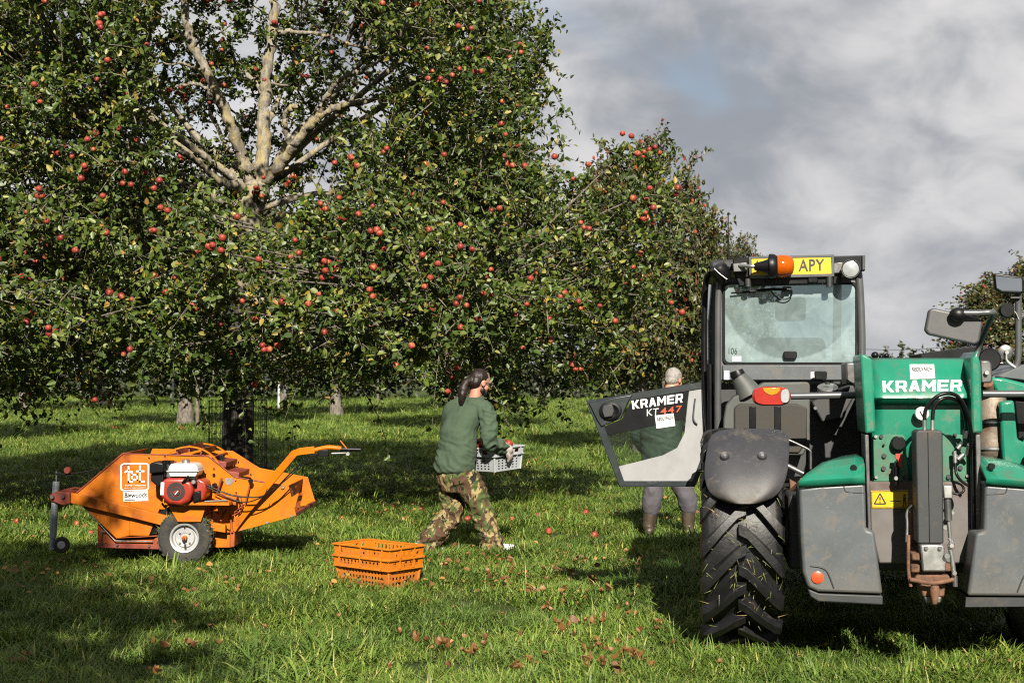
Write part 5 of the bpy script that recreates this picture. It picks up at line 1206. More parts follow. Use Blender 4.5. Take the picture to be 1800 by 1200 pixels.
    bar('throttle_cable', [(365, 855), (385, 862), (412, 872), (422, 884), (418, 900)], DN-.06, .005, 'black_plastic'); bar('cable_loop', [(395, 890), (412, 870), (424, 876), (424, 896), (408, 906)], DN-.10, .005, 'harv_red'); bar('chain_link', [(360, 881), (380, 880), (400, 879)], DN-.25, .008, 'steel_dark')
    plate('linkage_box', [(378, 868), (416, 873), (414, 889), (378, 888)], DN-.12, .1, 'harv_orange', bevel=.003)
    plate('data_plate', [(396, 840), (409, 840), (409, 848), (405, 852), (400, 852), (396, 848)], DN-.004, .003, 'steel', bevel=0)
    for px, py, r in ((376, 823, .006), (376, 834, .013), (417, 822, .014), (441, 833, .006), (419, 811, .006), (414, 843, .008), (415, 865, .006), (412, 930, .012), (425, 930, .010), (470, 918, .012), (513, 906, .012), (497, 856, .016), (410, 955, .012), (363, 842, .012), (262, 804, .006), (290, 801, .006)):
        disc('bolt', px, py, DN-.012 if py > 840 or px < 380 else DF-.01, r, .01, 'steel' if r > .007 and r not in (.013, .014) else 'black_plastic', T, 8)
    # ---- decals
    fn = lambda a, b: H(a, b, DN-.0085)
    lg = MB(); n = 6
    def rrect(x0, y0, x1, y1, r):
        o = []
        for cx_, cy_, t0 in ((x1-r, y0+r, -90), (x1-r, y1-r, 0), (x0+r, y1-r, 90), (x0+r, y0+r, 180)):
            for k in range(n): t = R_(t0+90*k/(n-1)); o.append((cx_+r*math.cos(t), cy_+r*math.sin(t)))
        return o
    # follow the slight slope of the sticker
    sk = lambda a, b: fn(a, b-(a-236)*.02)
    O = [sk(*q) for q in rrect(211.5, 813.5, 262, 862.5, 6)]; I = [sk(*q) for q in rrect(214, 816, 259.5, 860, 4)]; k = len(O)
    logo = lg.add(O+I, [(i, (i+1) % k, k+(i+1) % k, k+i) for i in range(k)]).build('logo_sticker', 'print_white', mid)
    def stroke(L, w=2.1):
        mb = MB(); 
        for (a, b), (c, d) in zip(L, L[1:]):
            dx, dy = c-a, d-b; ln = math.hypot(dx, dy); ux, uy = dx/ln, dy/ln; a_, b_, c_, d_ = a-ux*w/2, b-uy*w/2, c+ux*w/2, d+uy*w/2; nx, ny = -uy*w/2, ux*w/2
            mb.add([sk(a_+nx, b_+ny), sk(c_+nx, d_+ny), sk(c_-nx, d_-ny), sk(a_-nx, b_-ny)], [(0, 1, 2, 3)])
        mb.build('logo_stroke', 'print_white', logo)
    stroke([(226, 820), (226, 846), (232, 846)], 3.); stroke([(220.5, 829), (225, 826)], 3.); stroke([(227.6, 829), (232, 829)], 3.)
    stroke([(232, 834), (241, 834), (241, 843), (232, 843), (232, 832.5)], 2.6)
    stroke([(246, 819), (246, 846), (253, 846)], 3.); stroke([(240.5, 828), (244.4, 828)], 3.); stroke([(247.6, 828), (252.5, 828)], 3.)
    print_text('lettering', 'Tuthill Temperley', ((219, 851), (257, 851), (257, 854.5), (219, 854.5)), sk, 'print_white', logo, bold=.02); print_text('lettering', 'apple harvesting', ((218, 856), (256, 856), (256, 858), (218, 858)), sk, 'print_white', logo, bold=.02)
    bs = MB().add([fn(216, 864), fn(260, 862.5), fn(260.5, 879.5), fn(217, 881)], [(0, 1, 2, 3)]).build('name_sticker', 'print_white', mid); f2 = lambda a, b: H(a, b, DN-.0105)
    print_text('lettering', 'Bigwoods', ((218.5, 866), (258, 864.5), (258, 876), (219, 877.5)), f2, 'print_black', bs, bold=.018, shear=.12); mb = MB().add([f2(219, 878), f2(238, 877.4), f2(238, 878.6), f2(219, 879.2)], [(0, 1, 2, 3)]).build('underline', 'print_black', bs)
    return T
harvester()
# ------------------------------------------------------------------ crates
pm('crate_orange', (.56, .165, .008), .55, 0, .14, 9, (.30, .10, .03), .42, 9, low=(.0, .2), spec=.3, scratch=.3)
pm('crate_grey', (.36, .38, .40), .5, 0, .06, 9, (.2, .19, .17), .2, 12, spec=.4)
def holed_wall(mb, a, b, c, d, cols, rows, th, nrm):
    """wall a-b (bottom) d-c (top) with cols x rows square holes as real openings; th thickness along nrm"""
    xs = [0.]; 
    for i in range(cols): u = .10+.80*(i+.5)/cols; w = .80/cols*.26; xs += [u-w, u+w]
    xs.append(1.); ys = [0.]
    for j in range(rows): v = .08+.84*(j+.5)/rows; h = .84/rows*.27; ys += [v-h, v+h]
    ys.append(1.)
    a, b, c, d = map(Vector, (a, b, c, d)); nx, ny = len(xs), len(ys); f = lambda u, v: (a*(1-u)+b*u)*(1-v)+(d*(1-u)+c*u)*v
    g = [f(u, v) for v in ys for u in xs]; g2 = [q+nrm*th for q in g]; n = len(g); F = []
    hole = lambda i, j: i % 2 == 1 and j % 2 == 1
    for j in range(ny-1):
        for i in range(nx-1):
            k = j*nx+i; q = (k, k+1, k+1+nx, k+nx)
            if hole(i, j): F += [(q[e], q[(e+1) % 4], q[(e+1) % 4]+n, q[e]+n) for e in range(4)]
            else: F += [q, tuple(x+n for x in reversed(q))]
    mb.add(g+g2, F)
def crate(name, mat, L, Wd, hb, hs, body_in, holes, skirt_holes):
    """open crate: tapered perforated body below, a wider skirt with ribs and rim above; origin at the middle of its base"""
    T = empty(name); z1, z2 = hb, hb+hs
    def ringc(l, w, z): return [Vector((-l/2, -w/2, z)), Vector((l/2, -w/2, z)), Vector((l/2, w/2, z)), Vector((-l/2, w/2, z))]
    B0, B1 = ringc(L-body_in*2-.03, Wd-body_in*2-.03, 0), ringc(L-body_in*2, Wd-body_in*2, z1); S0, S1 = ringc(L-.012, Wd-.012, z1-.004), ringc(L, Wd, z2)
    nr = [Vector((0, 1, 0)), Vector((-1, 0, 0)), Vector((0, -1, 0)), Vector((1, 0, 0))]
    for i in range(4):
        j = (i+1) % 4; lng = i % 2 == 0
        mb = MB(); holed_wall(mb, B0[i], B0[j], B1[j], B1[i], holes[0] if lng else holes[1], holes[2], .004, nr[i]); mb.build('wall', mat, T)
        mb = MB(); holed_wall(mb, S0[i], S0[j], S1[j], S1[i], skirt_holes[0] if lng else skirt_holes[1], skirt_holes[2], .004, nr[i]); sk = mb.build('skirt', mat, T)
        for z, w in ((z2, .012), (z1, .010)):
            R = S1 if z == z2 else S0; a, b = Vector(R[i]), Vector(R[j]); dd = (b-a).normalized(); MB().box((a+b)/2-nr[i]*.004+Vector((0, 0, w/2-.006)), ((b-a).length+.012 if abs(dd.x) > .5 else .02, (b-a).length+.012 if abs(dd.y) > .5 else .02, w)).build('rim', mat, T, bevel=.002)
        for t in ((.12, .5, .88) if lng else (.3, .7)):
            a = S0[i].lerp(S0[j], t); b = S1[i].lerp(S1[j], t); mb = MB(); c = (a+b)/2-nr[i]*.008; mb.box(c, (.008, .016, hs-.01) if lng else (.016, .008, hs-.01)); mb.build('rib', mat, T)
        a, b = B0[i], B1[i]; MB().tube([a, b], .011, 6).build('corner_post', mat, T)
    mb = MB(); mb.prism(ringc(L-body_in*2-.03, Wd-body_in*2-.03, 0), ringc(L-body_in*2-.03, Wd-body_in*2-.03, .006)); mb.build('floor', mat, T)
    return T
def crates():
    a = R_(40); near = Vector((-.92, 10.6)); L, Wd = .60, .375
    u, v = Vector((-math.cos(a), math.sin(a))), Vector((math.sin(a), math.cos(a)))
    c = near+u*L/2+v*Wd/2
    lo = crate('orange_crate', 'crate_orange', L, Wd, .143, .072, .018, (13, 7, 3), (12, 5, 1))
    lo.location = (c.x, c.y, .012); lo.rotation_euler = (0, 0, -a); tag(lo, 'lower of the two nested orange plastic crates standing in the grass', 'crate', 'orange crates on the grass')
    up = copy_tree(lo); up.location = (c.x+.004, c.y-.003, .012+.086); up.rotation_euler = (0, R_(.4), -a+R_(.8)); tag(up, 'upper of the two nested orange plastic crates, open and empty', 'crate', 'orange crates on the grass')
    EXCLUDE.append((c.x, c.y, math.cos(-a), math.sin(-a), L/2+.0, Wd/2+.0))
crates()
# ------------------------------------------------------------------ people
pm('skin', (.42, .20, .135), .5, 0, .12, 14, (.36, .13, .09), .2, 9, spec=.35, bump=.05, bscale=120)
pm('hair_dark', (.014, .008, .006), .45, 0, .4, 30, stretch=(2, 2, .35), bump=.4, bscale=60, spec=.3)
pm('hair_grey', (.25, .23, .21), .6, 0, .25, 40, bump=.6, bscale=120)
pm('sweatshirt', (.058, .086, .056), .9, 0, .10, 7, (.08, .11, .075), .2, 5, bump=.35, bscale=35, spec=.15)
pm('jacket', (.020, .036, .026), .7, 0, .15, 8, bump=.25, bscale=25, spec=.3)
pm('trousers_grey', (.075, .070, .082), .85, 0, .15, 8, (.05, .04, .035), .35, 9, bump=.3, bscale=25)
pm('glove', (.34, .29, .26), .9, 0, .15, 20, (.16, .12, .10), .3, 18, bump=.4, bscale=120)
pm('boot_rubber', (.045, .031, .020), .5, 0, .2, 9, (.10, .075, .05), .35, 10)
pm('shoe', (.62, .60, .57), .6, 0, .08, 14, (.3, .26, .2), .2, 12)
def camo():
    m, n, b = newmat('camouflage'); L = n.links.new
    tc = NN('ShaderNodeTexCoord', n); mp = NN('ShaderNodeMapping', n); L(tc.outputs['Object'], mp.inputs[0]); mp.inputs['Rotation'].default_value = (.4, .5, .2); mp.inputs['Scale'].default_value = (1, 1, .62)
    def nz(sc_, off, d):
        q = NN('ShaderNodeMapping', n); L(mp.outputs[0], q.inputs[0]); q.inputs['Location'].default_value = off; return noise(n, q.outputs[0], sc_, 2, .5, d)
    c = mixc(n, smap(n, nz(9, (0, 0, 0), 1.6), .50, .52), (.195, .150, .070), (.050, .068, .022))
    c = mixc(n, smap(n, nz(8, (3, 1, 5), 1.8), .53, .55), c, (.060, .034, .020))
    c = mixc(n, smap(n, nz(11, (7, 4, 2), 2.2), .60, .62), c, (.012, .011, .010))
    L(c, b.inputs['Base Color']); b.inputs['Roughness'].default_value = .9; b.inputs['Specular IOR Level'].default_value = .15
    bp = NN('ShaderNodeBump', n); bp.inputs['Strength'].default_value = .35; bp.inputs['Distance'].default_value = .02; L(noise(n, tc.outputs['Object'], 18, 5, .6, .8), bp.inputs['Height']); L(bp.outputs[0], b.inputs['Normal'])
camo()
def union(name, mb, mat, parent, vox, smooth=4, wrinkle=0., wscale=.08, fine=None):
    """one continuous surface grown over overlapping lofts"""
    o = mb.build(name, mat, parent)
    r = o.modifiers.new('remesh', 'REMESH'); r.mode = 'VOXEL'; r.voxel_size = vox; r.use_smooth_shade = True
    s = o.modifiers.new('smooth', 'SMOOTH'); s.factor = .6; s.iterations = smooth
    if wrinkle:
        tx = bpy.data.textures.new('folds', 'CLOUDS'); tx.noise_scale = wscale; tx.noise_depth = 2; d = o.modifiers.new('folds', 'DISPLACE'); d.texture = tx; d.strength = wrinkle; d.mid_level = .5; d.texture_coords = 'LOCAL'
        if fine:
            tx = bpy.data.textures.new('creases', 'CLOUDS'); tx.noise_scale = fine[1]; tx.noise_depth = 1; d = o.modifiers.new('creases', 'DISPLACE'); d.texture = tx; d.strength = fine[0]; d.texture_coords = 'LOCAL'
        s2 = o.modifiers.new('smooth2', 'SMOOTH'); s2.factor = .5; s2.iterations = 2
    dg = bpy.context.evaluated_depsgraph_get(); dg.update(); me = bpy.data.meshes.new_from_object(o.evaluated_get(dg)); old = o.data; o.modifiers.clear(); o.data = me; bpy.data.meshes.remove(old)
    me.polygons.foreach_set('use_smooth', [True]*len(me.polygons)); return o
def folds(o, fn):
    """push the cloth in and out along its normals: creases with a direction, not bubbles"""
    me = o.data; nv = len(me.vertices); co = np.empty(nv*3, np.float32); me.vertices.foreach_get('co', co); co = co.reshape(-1, 3)
    nr = np.empty(nv*3, np.float32); me.vertices.foreach_get('normal', nr); nr = nr.reshape(-1, 3)
    h = np.array([fn(Vector(p)) for p in co]); co = co+nr*h[:, None]; me.vertices.foreach_set('co', co.astype(np.float32).ravel()); me.update(); return o
def ridge(p): return 1-abs(mnoise.noise(p))*2.4
def shirt_folds(p):
    w = mnoise.noise(p*5)*.5; low = max(0., min(1., (1.12-p.z)/.25)); hem = max(0., 1-abs(p.z-.80)/.05)
    a = ridge(Vector((p.x*5+w, p.y*5, p.z*17+w*2+p.x*6))); b = ridge(Vector((p.x*9-p.z*6, p.y*9, p.z*10+4)))
    arm = max(0., min(1., (p.x-.13)/.08)); c = ridge(Vector((p.x*16+p.z*9, p.y*10, p.z*16-p.x*9)))
    return .011*a*low+.005*b+.017*c*arm
def leg_folds(p):
    w = mnoise.noise(p*4)*.8; a = ridge(Vector((p.x*7+p.z*5+w, p.y*7, p.z*12-p.x*5))); b = ridge(Vector((p.x*14, p.y*14, p.z*6+w*3))); low = max(0., min(1., (.35-p.z)/.2))
    return .013*a+.008*b+.012*low*ridge(Vector((p.x*4, p.y*4, p.z*24+w)))
def limbs(mb, path, rad, n=14, sub=5):
    p = smooth_path(path, sub); m = len(p); rs = np.interp(np.linspace(0, len(rad)-1, m), range(len(rad)), rad); mb.tube(p, list(rs), n)
    mb.ell(p[0], (rs[0],)*3); mb.ell(p[-1], (rs[-1],)*3)
def torso(mb, secs, r, f):
    rings = []
    for c, a, b in secs:
        ring = []
        for k in range(20):
            t = 2*math.pi*k/20; x, y = math.cos(t), math.sin(t); e = .82; ring.append(c+r*a*math.copysign(abs(x)**e, x)+f*b*math.copysign(abs(y)**e, y))
        rings.append(ring)
    mb.loft(rings)
def hand(mb, wrist, palm, fdir, curl, thumb, g=1.):
    """palm from the wrist along fdir, fingers bending towards curl, thumb to the side"""
    fdir = fdir.normalized(); side = fdir.cross(curl).normalized(); up = curl.normalized()
    limbs(mb, [wrist, palm], [.030*g, .036*g], 10, 3)
    for k, ln in zip((-1.5, -.5, .5, 1.5), (.062, .076, .080, .068)):
        ln *= 1+(g-1)*.4; b = palm+side*k*.019*g+fdir*.02; q = b+fdir*ln*.45+up*.012; e = q+fdir*ln*.1+up*ln*.55
        limbs(mb, [palm+side*k*.012, b, q, e], [.014*g, .0125*g, .012*g, .0105*g], 8, 3)
    b = palm+side*thumb*.038; limbs(mb, [palm+side*thumb*.02-fdir*.02, b, b+fdir*.03+up*.03], [.015, .014, .012], 8, 3)
def head(mb, c, f, up, s=1.):
    f = f.normalized(); l = up.cross(f).normalized(); u = f.cross(l).normalized(); Mx = Matrix((f, l, u)).transposed()
    q = lambda x, y, z: c+(f*x+l*y+u*z)*s
    mb.ell(q(-.012, 0, .03), (.100*s, .076*s, .095*s), Mx, 16, 12); mb.ell(q(.022, 0, -.03), (.070*s, .062*s, .088*s), Mx, 14, 10); mb.ell(q(.058, 0, -.088), (.032*s, .030*s, .026*s), Mx)      # skull, face, chin
    mb.ell(q(.086, 0, -.010), (.016*s, .013*s, .030*s), Mx, 8, 6); mb.ell(q(.098, 0, -.024), (.015*s, .015*s, .012*s), Mx, 8, 6); mb.ell(q(.074, 0, .026), (.022*s, .052*s, .012*s), Mx)       # nose, brow
    mb.ell(q(.080, 0, -.055), (.014*s, .024*s, .010*s), Mx, 8, 6)                                                                                   # lips
    for y in (-1, 1):
        mb.ell(q(-.004, y*.077, -.004), (.022*s, .009*s, .032*s), Mx, 10, 8); mb.ell(q(.045, y*.040, -.030), (.03*s, .026*s, .03*s), Mx)                  # ears, cheeks
    return q, Mx
def person_carrying():
    D = 12.9; root = P(812, 0, D); root.z = 0
    T = empty('person', root); tag(T, 'person with dark ponytail in green sweatshirt and camouflage trousers carrying a grey crate', 'person')
    J = lambda px, py, dy=0.: P(px, py, D+dy)-root
    a = R_(48); f = Vector((math.cos(a), math.sin(a), 0)); r = Vector((math.sin(a), -math.cos(a), 0))
    sh = MB(); back = -f*.03
    torso(sh, [(J(803, 829)+back, .184, .142), (J(803, 815)+back, .194, .150), (J(808, 785)+back, .186, .140), (J(811, 755)+back, .172, .136), (J(817, 732), .182, .134), (J(824, 717), .172, .114), (J(830, 707), .115, .085), (J(834, 698), .076, .072)], r, f)
    RS, RE, RW = J(853, 723, -.11), J(859, 773, -.20), J(884, 786, -.05); LS, LE, LW = J(793, 722, .10), J(785, 764, .22), J(822, 792, .42)
    limbs(sh, [J(832, 712, -.05), RS, (RS+RE)/2+Vector((.012, -.01, 0)), RE, (RE+RW)/2, RW], [.072, .078, .070, .064, .056, .048]); limbs(sh, [J(808, 712, .05), LS, (LS+LE)/2, LE, (LE+LW)/2, LW], [.072, .078, .068, .062, .054, .046])
    s = union('sweatshirt', sh, 'sweatshirt', T, .009, 3); folds(s, shirt_folds)
    tr = MB(); torso(tr, [(J(807, 808)+back, .158, .118), (J(806, 822)+back, .172, .130), (J(806, 842)+back, .180, .138), (J(808, 862), .165, .13)], r, f)
    RH, RK, RA = J(822, 846, -.07), J(846, 895, -.08), J(867, 962, -.05); LH, LK, LA = J(794, 846, .07), J(796, 900, .08), J(750, 957, .06)
    limbs(tr, [RH, (RH+RK)/2+Vector((.01, 0, 0)), RK, (RK+RA)/2, RA], [.118, .110, .094, .090, .094]); limbs(tr, [LH, (LH+LK)/2, LK, (LK+LA)/2, LA], [.118, .108, .094, .090, .096])
    folds(union('trousers', tr, 'camouflage', T, .009, 3), leg_folds)
    bd = MB(); hc = J(844, 673, .02); fh = Vector((.80, .48, -.26)); q, Mx = head(bd, hc, fh, Vector((.26, .12, 1)))
    limbs(bd, [J(828, 716), J(834, 700), q(-.02, 0, -.05)], [.075, .056, .050], 14, 4); torso(bd, [(J(806, 815)+back, .13, .09), (J(812, 755)+back, .14, .09), (J(820, 722), .15, .08), (J(826, 706), .08, .06)], r, f)
    limbs(bd, [RS, RE, RW], [.034, .032, .030]); limbs(bd, [LS, LE, LW], [.034, .032, .030]); limbs(bd, [J(812, 820), RH, RK, RA], [.08, .07, .05, .04]); limbs(bd, [J(802, 820), LH, LK, LA], [.08, .07, .05, .04])
    union('body', bd, 'skin', T, .0065, 2)
    hr = MB(); hr.ell(q(-.020, 0, .040), (.096, .080, .088), Mx, 18, 12); hr.ell(q(-.055, 0, -.006), (.058, .072, .072), Mx, 14, 10)
    pt = [q(-.105, 0, .0), q(-.140, 0, -.035), q(-.150, .0, -.10), q(-.150, -.01, -.17), q(-.135, -.01, -.235)]; limbs(hr, pt, [.032, .040, .044, .034, .016], 12, 4); hr.ell(q(-.118, 0, -.012), (.026, .026, .026))
    union('hair', hr, 'hair_dark', T, .006, 3, .006, .03)
    br = MB(); br.ell(q(.050, 0, -.085), (.040, .048, .036), Mx); br.ell(q(.020, -.045, -.06), (.035, .018, .034), Mx); br.ell(q(.020, .045, -.06), (.035, .018, .034), Mx); union('beard', br, 'hair_dark', T, .006, 1, .008, .015)
    gl = MB(); gl.tube([q(.092, -.075, .010), q(.020, -.080, .010), q(-.01, -.083, .004)], .0028, 6)
    for y in (-.034, .034):
        gl.tube([q(.100, y+.026*math.cos(t), .004+.019*math.sin(t)) for t in np.linspace(0, 2*math.pi, 17)], .0026, 6)
    gl.tube([q(.092, .075, .010), q(.020, .080, .010), q(-.01, .083, .004)], .0028, 6); gl.build('spectacles', 'print_black', T, smooth=True)
    g1 = MB(); hand(g1, RW, J(893, 790, -.03), (J(898, 800, .02)-J(888, 786, 0)), Vector((-.25, .35, -.5)), -1, 1.35); limbs(g1, [J(880, 784, -.06), J(887, 787, -.04)], [.054, .050], 12, 3); union('glove', g1, 'glove', T, .006, 2)
    g2 = MB(); hand(g2, LW, LW+Vector((.06, .05, -.03)), Vector((.6, .3, -.5)), Vector((.1, -.4, -.4)), 1); union('glove', g2, 'glove', T, .006, 2)
    for A, d, m, nm in ((J(871, 966, -.05), Vector((.97, .22, -.02)), 'shoe', 'shoe'), (J(746, 966, .06), Vector((.9, .35, -.25)), 'shoe', 'shoe')):
        b = MB(); A = Vector((A.x, A.y, .052)); limbs(b, [A-d*.05, A+d*.06, A+d*.16], [.046, .046, .036], 12, 4); limbs(b, [A-d*.04+Vector((0, 0, -.022)), A+d*.17+Vector((0, 0, -.022))], [.034, .030], 10, 3); union(nm, b, m, T, .008, 2)
    # the grey crate of apples he carries: short end towards us
    cr = crate('grey_crate', 'crate_grey', .40, .60, .145, .065, .014, (6, 10, 5), (3, 4, 1)); corner = P(870, 828, 12.80)
    l = -r; c = corner+f*.19+l*.29; cr.location = c; cr.rotation_euler = (R_(0), R_(-3), a); tag(cr, 'light grey plastic crate full of red apples carried by the person with ponytail', 'crate')
    rg = np.random.default_rng(17); me = apple_mesh(); Rm = Matrix.Rotation(a, 3, 'Z') @ Matrix.Rotation(R_(-3), 3, 'Y'); k = 0
    for lay, (nx, ny, z) in enumerate(((5, 7, .175), (4, 6, .235))):
        for i in range(nx):
            for j in range(ny):
                p = Vector(((i-(nx-1)/2)*.072+rg.normal(0, .006), (j-(ny-1)/2)*.077+rg.normal(0, .006), z+rg.normal(0, .008))); o = bpy.data.objects.new('apple', me); COL.objects.link(o)
                o.location = c+Rm @ p; o.rotation_euler = tuple(rg.uniform(0, 6.28, 3)); s_ = rg.uniform(.9, 1.05); o.scale = (s_,)*3; tag(o, 'red apple heaped in the carried grey crate', 'apple', 'apples in the grey crate')
def person_behind_door():
    D = 14.4; root = P(1172, 0, D); root.z = 0
    T = empty('person', root); tag(T, 'grey-haired person in dark green jacket and wellingtons, back turned behind the open door', 'person')
    J = lambda px, py, dy=0.: P(px, py, D+dy)-root
    f = Vector((.30, .95, 0)); r = Vector((.95, -.30, 0))
    ja = MB(); torso(ja, [(J(1166, 822), .205, .15), (J(1165, 800), .210, .155), (J(1162, 765), .205, .15), (J(1162, 735), .215, .145), (J(1166, 712), .215, .13), (J(1172, 698, .04), .17, .11), (J(1178, 689, .06), .085, .08), (J(1181, 683, .06), .068, .066)], r, f)
    LS, LE, LW = J(1132, 714, .0), J(1120, 766, .10), J(1140, 800, .30); RS, RE, RW = J(1203, 716, .0), J(1218, 768, .10), J(1200, 800, .32)
    limbs(ja, [J(1160, 706, .03), LS, (LS+LE)/2, LE, (LE+LW)/2, LW], [.075, .085, .075, .068, .06, .052]); limbs(ja, [J(1185, 706, .03), RS, (RS+RE)/2, RE, (RE+RW)/2, RW], [.075, .085, .075, .068, .06, .052])
    folds(union('jacket', ja, 'jacket', T, .011, 3), shirt_folds)
    tr = MB(); torso(tr, [(J(1167, 812), .185, .13), (J(1167, 835), .185, .135)], r, f)
    LH, LK, LB = J(1149, 835), J(1148, 868, -.02), J(1144, 893); RH, RK, RB = J(1189, 835), J(1205, 868, -.04), J(1210, 890, -.02)
    limbs(tr, [LH, LK, LB], [.112, .100, .094]); limbs(tr, [RH, RK, RB], [.112, .100, .094]); union('trousers', tr, 'trousers_grey', T, .011, 3, .02, .08)
    bd = MB(); hc = J(1185, 668, .10); q, Mx = head(bd, hc, Vector((.62, .75, -.22)), Vector((.12, .15, 1))); limbs(bd, [J(1172, 705, .04), q(-.02, 0, -.05)], [.08, .060], 14, 4)
    torso(bd, [(J(1166, 812), .14, .10), (J(1164, 735), .15, .10), (J(1170, 702, .03), .12, .08)], r, f); limbs(bd, [LS, LE, LW, LW+f*.06], [.045, .04, .036, .036]); limbs(bd, [RS, RE, RW, RW+f*.06], [.045, .04, .036, .036]); hand(bd, LW, LW+f*.07+Vector((0, 0, -.03)), f+Vector((0, 0, -.5)), Vector((.2, .2, -.6)), 1); hand(bd, RW, RW+f*.07+Vector((0, 0, -.03)), f+Vector((0, 0, -.5)), Vector((-.2, .2, -.6)), -1)
    limbs(bd, [J(1160, 815), LH, LK, LB, J(1140, 925)], [.08, .07, .05, .045, .04]); limbs(bd, [J(1174, 815), RH, RK, RB, J(1210, 925)], [.08, .07, .05, .045, .04]); union('body', bd, 'skin', T, .0075, 2)
    hr = MB(); hr.ell(q(-.022, 0, .038), (.098, .083, .090), Mx, 18, 12); hr.ell(q(-.055, 0, -.01), (.060, .072, .06), Mx, 14, 10); union('hair', hr, 'hair_grey', T, .007, 2, .012, .02)
    cl = MB(); cl.tube([J(1172, 694, .0), J(1192, 692, .02)], .035, 10); limbs(cl, [J(1160, 697, .05), J(1170, 691, -.0), J(1186, 688, .0), J(1196, 692, .08)], [.03, .034, .034, .03]); union('collar', cl, 'hair_dark', T, .01, 2)
    for A, kx in ((LB, J(1140, 930)), (RB, J(1210, 928, -.02))):
        b = MB(); F = Vector((kx.x, kx.y, .06)); limbs(b, [A+Vector((0, 0, .03)), (A+F)/2, F+Vector((0, 0, .03))], [.076, .070, .062], 14, 4); limbs(b, [F+Vector((0, -.06, -.015)), F+f*.1+Vector((0, 0, -.015)), F+f*.2+Vector((0, 0, -.02))], [.048, .050, .040], 12, 4); union('wellington', b, 'boot_rubber', T, .009, 3)
person_carrying()
person_behind_door()
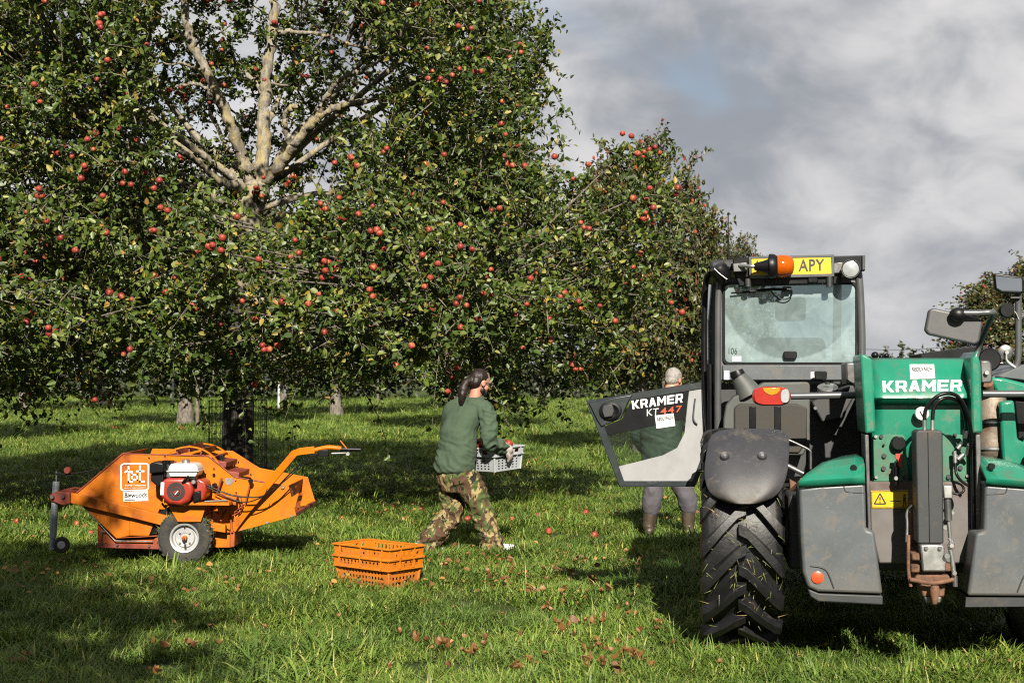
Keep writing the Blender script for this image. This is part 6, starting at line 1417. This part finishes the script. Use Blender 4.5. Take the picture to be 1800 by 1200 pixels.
# ------------------------------------------------------------------ fallen leaves and apples
def litter():
    rg = np.random.default_rng(29)
    # three curled leaf shapes
    ms = []
    for k in range(4):
        mb = MB(); n = 5; L, w = .085, rg.uniform(.020, .028); V = []; cu = rg.uniform(1.6, 3.6); fo = rg.uniform(.6, 2.2)
        for i in range(n):
            t = i/(n-1); ww = w*math.sin(math.pi*(.12+.80*t)); a = cu*(t-.3); x = math.sin(a)*L/cu; z = (1-math.cos(a))*L/cu+.012
            V += [Vector((x, -ww, z+fo*ww)), Vector((x, 0, z)), Vector((x, ww, z+fo*ww*rg.uniform(.5, 1.2)))]
        F = [(i*3+j, i*3+j+1, i*3+j+4, i*3+j+3) for i in range(n-1) for j in range(2)]
        o = mb.add(V, F).build('fallen_leaf', 'leaf_fallen', smooth=True); ms.append(o.data); bpy.data.objects.remove(o)
        for c in range(2):
            m2 = ms[-1].copy(); ms.append(m2)
    def put(px, py, s, lab):
        D = CAM_H*FPX/(py-HY); p = P(px, py, D); o = bpy.data.objects.new('fallen_leaf', ms[rg.integers(len(ms))]); COL.objects.link(o)
        o.location = (p.x, p.y, gz(p.x, p.y)+rg.uniform(.035, .06)); o.scale = (s*.75, s*.75, s*.8); o.rotation_euler = (rg.normal(0, .5), rg.normal(0, .5), rg.uniform(0, 6.28)); tag(o, lab, 'leaf', 'fallen leaves on the grass')
    spots = [(1000, 985), (1010, 1002), (955, 1035), (935, 1052), (985, 1045), (1000, 1062), (950, 1075), (968, 1083), (1020, 1068), (1043, 1037), (1050, 1100), (1062, 1048), (988, 1105), (1005, 1122), (1025, 1108), (1040, 1150), (1050, 1158), (1105, 1165), (1120, 1168), (1040, 1185), (1065, 1190), (1080, 1182), (895, 1020), (870, 1012), (905, 1002), (890, 1040), (728, 1132), (745, 1140), (770, 1145), (790, 1152), (825, 1160), (340, 1148), (275, 1150), (270, 1192), (45, 1165), (30, 1180), (650, 1075), (615, 1090), (800, 1015), (860, 1030), (1110, 1082), (1120, 1125), (1150, 1110), (940, 1175), (915, 1190), (860, 1150)]
    for px, py in spots:
        for k in range(2+rg.integers(0, 4)): put(px+rg.normal(0, 9), py+rg.normal(0, 5), rg.uniform(.7, 1.25), 'curled brown leaf fallen on the grass of the foreground')
    for k in range(40): put(rg.uniform(300, 1220), rg.uniform(1000, 1200), rg.uniform(.5, .95), 'curled brown leaf fallen on the grass of the foreground')
    for k in range(16): put(rg.uniform(1240, 1790), rg.uniform(1140, 1200), rg.uniform(.4, .75), 'brown leaf fallen on the grass in front of the telehandler')
    # small bits of leaf among the blades under the tree
    n = 2600; D = rg.uniform(10, 26, n); x = rg.uniform(-.36, .34, n)*D; keep = (np.array([mnoise.noise(Vector((a*.6, b*.6, 2.))) for a, b in zip(x, D)]) > -.05); D, x = D[keep], x[keep]; n = len(D)
    C = np.stack([x, D, np.array([gz(a, b) for a, b in zip(x, D)])+rg.uniform(.05, .12, n)], 1); s = rg.uniform(.025, .06, n)
    V, F = leaf_arrays(C, unit(rg.normal(0, 1, (n, 3))*np.array([1, 1, .3])), unit(np.array([0, -.4, 1.])+rg.normal(0, .4, (n, 3))), s, s*.4, rg.uniform(0, .6, n), rg)
    o = npmesh('leaf_litter', V, [F], 'leaf_fallen'); tag(o, 'scattered bits of dead leaf among the grass under the tree', 'leaves', kind='stuff')
    # windfall apples
    me = apple_mesh(); 
    for px, py in [(690, 893), (668, 896), (676, 890), (860, 913), (808, 912), (822, 916), (868, 922), (1025, 930), (985, 920), (965, 938), (800, 965), (945, 910), (1030, 905), (900, 918), (640, 905), (600, 915), (720, 905), (740, 898), (1045, 945), (780, 900), (150, 930), (160, 942), (135, 925), (45, 912), (30, 920), (115, 915)]:
        D = CAM_H*FPX/(py-HY); p = P(px, py, D); o = bpy.data.objects.new('apple', me); COL.objects.link(o); o.location = (p.x, p.y, .03); o.rotation_euler = tuple(rg.uniform(0, 6.28, 3)); o.scale = (rg.uniform(.8, 1.05),)*3
        tag(o, 'windfall apple lying in the grass under the tree', 'apple', 'windfall apples')
    for k in range(46):
        px, py = rg.uniform(95, 330), 753+rg.normal(0, 2.2); D = CAM_H*FPX/(py-HY); p = P(px, py, D); o = bpy.data.objects.new('apple', me); COL.objects.link(o); o.location = (p.x, p.y, .06); o.scale = (1.15,)*3
        tag(o, 'windfall apple in the far line left of the grey trunk', 'apple', 'windfall apples in a line')
litter()
grass()
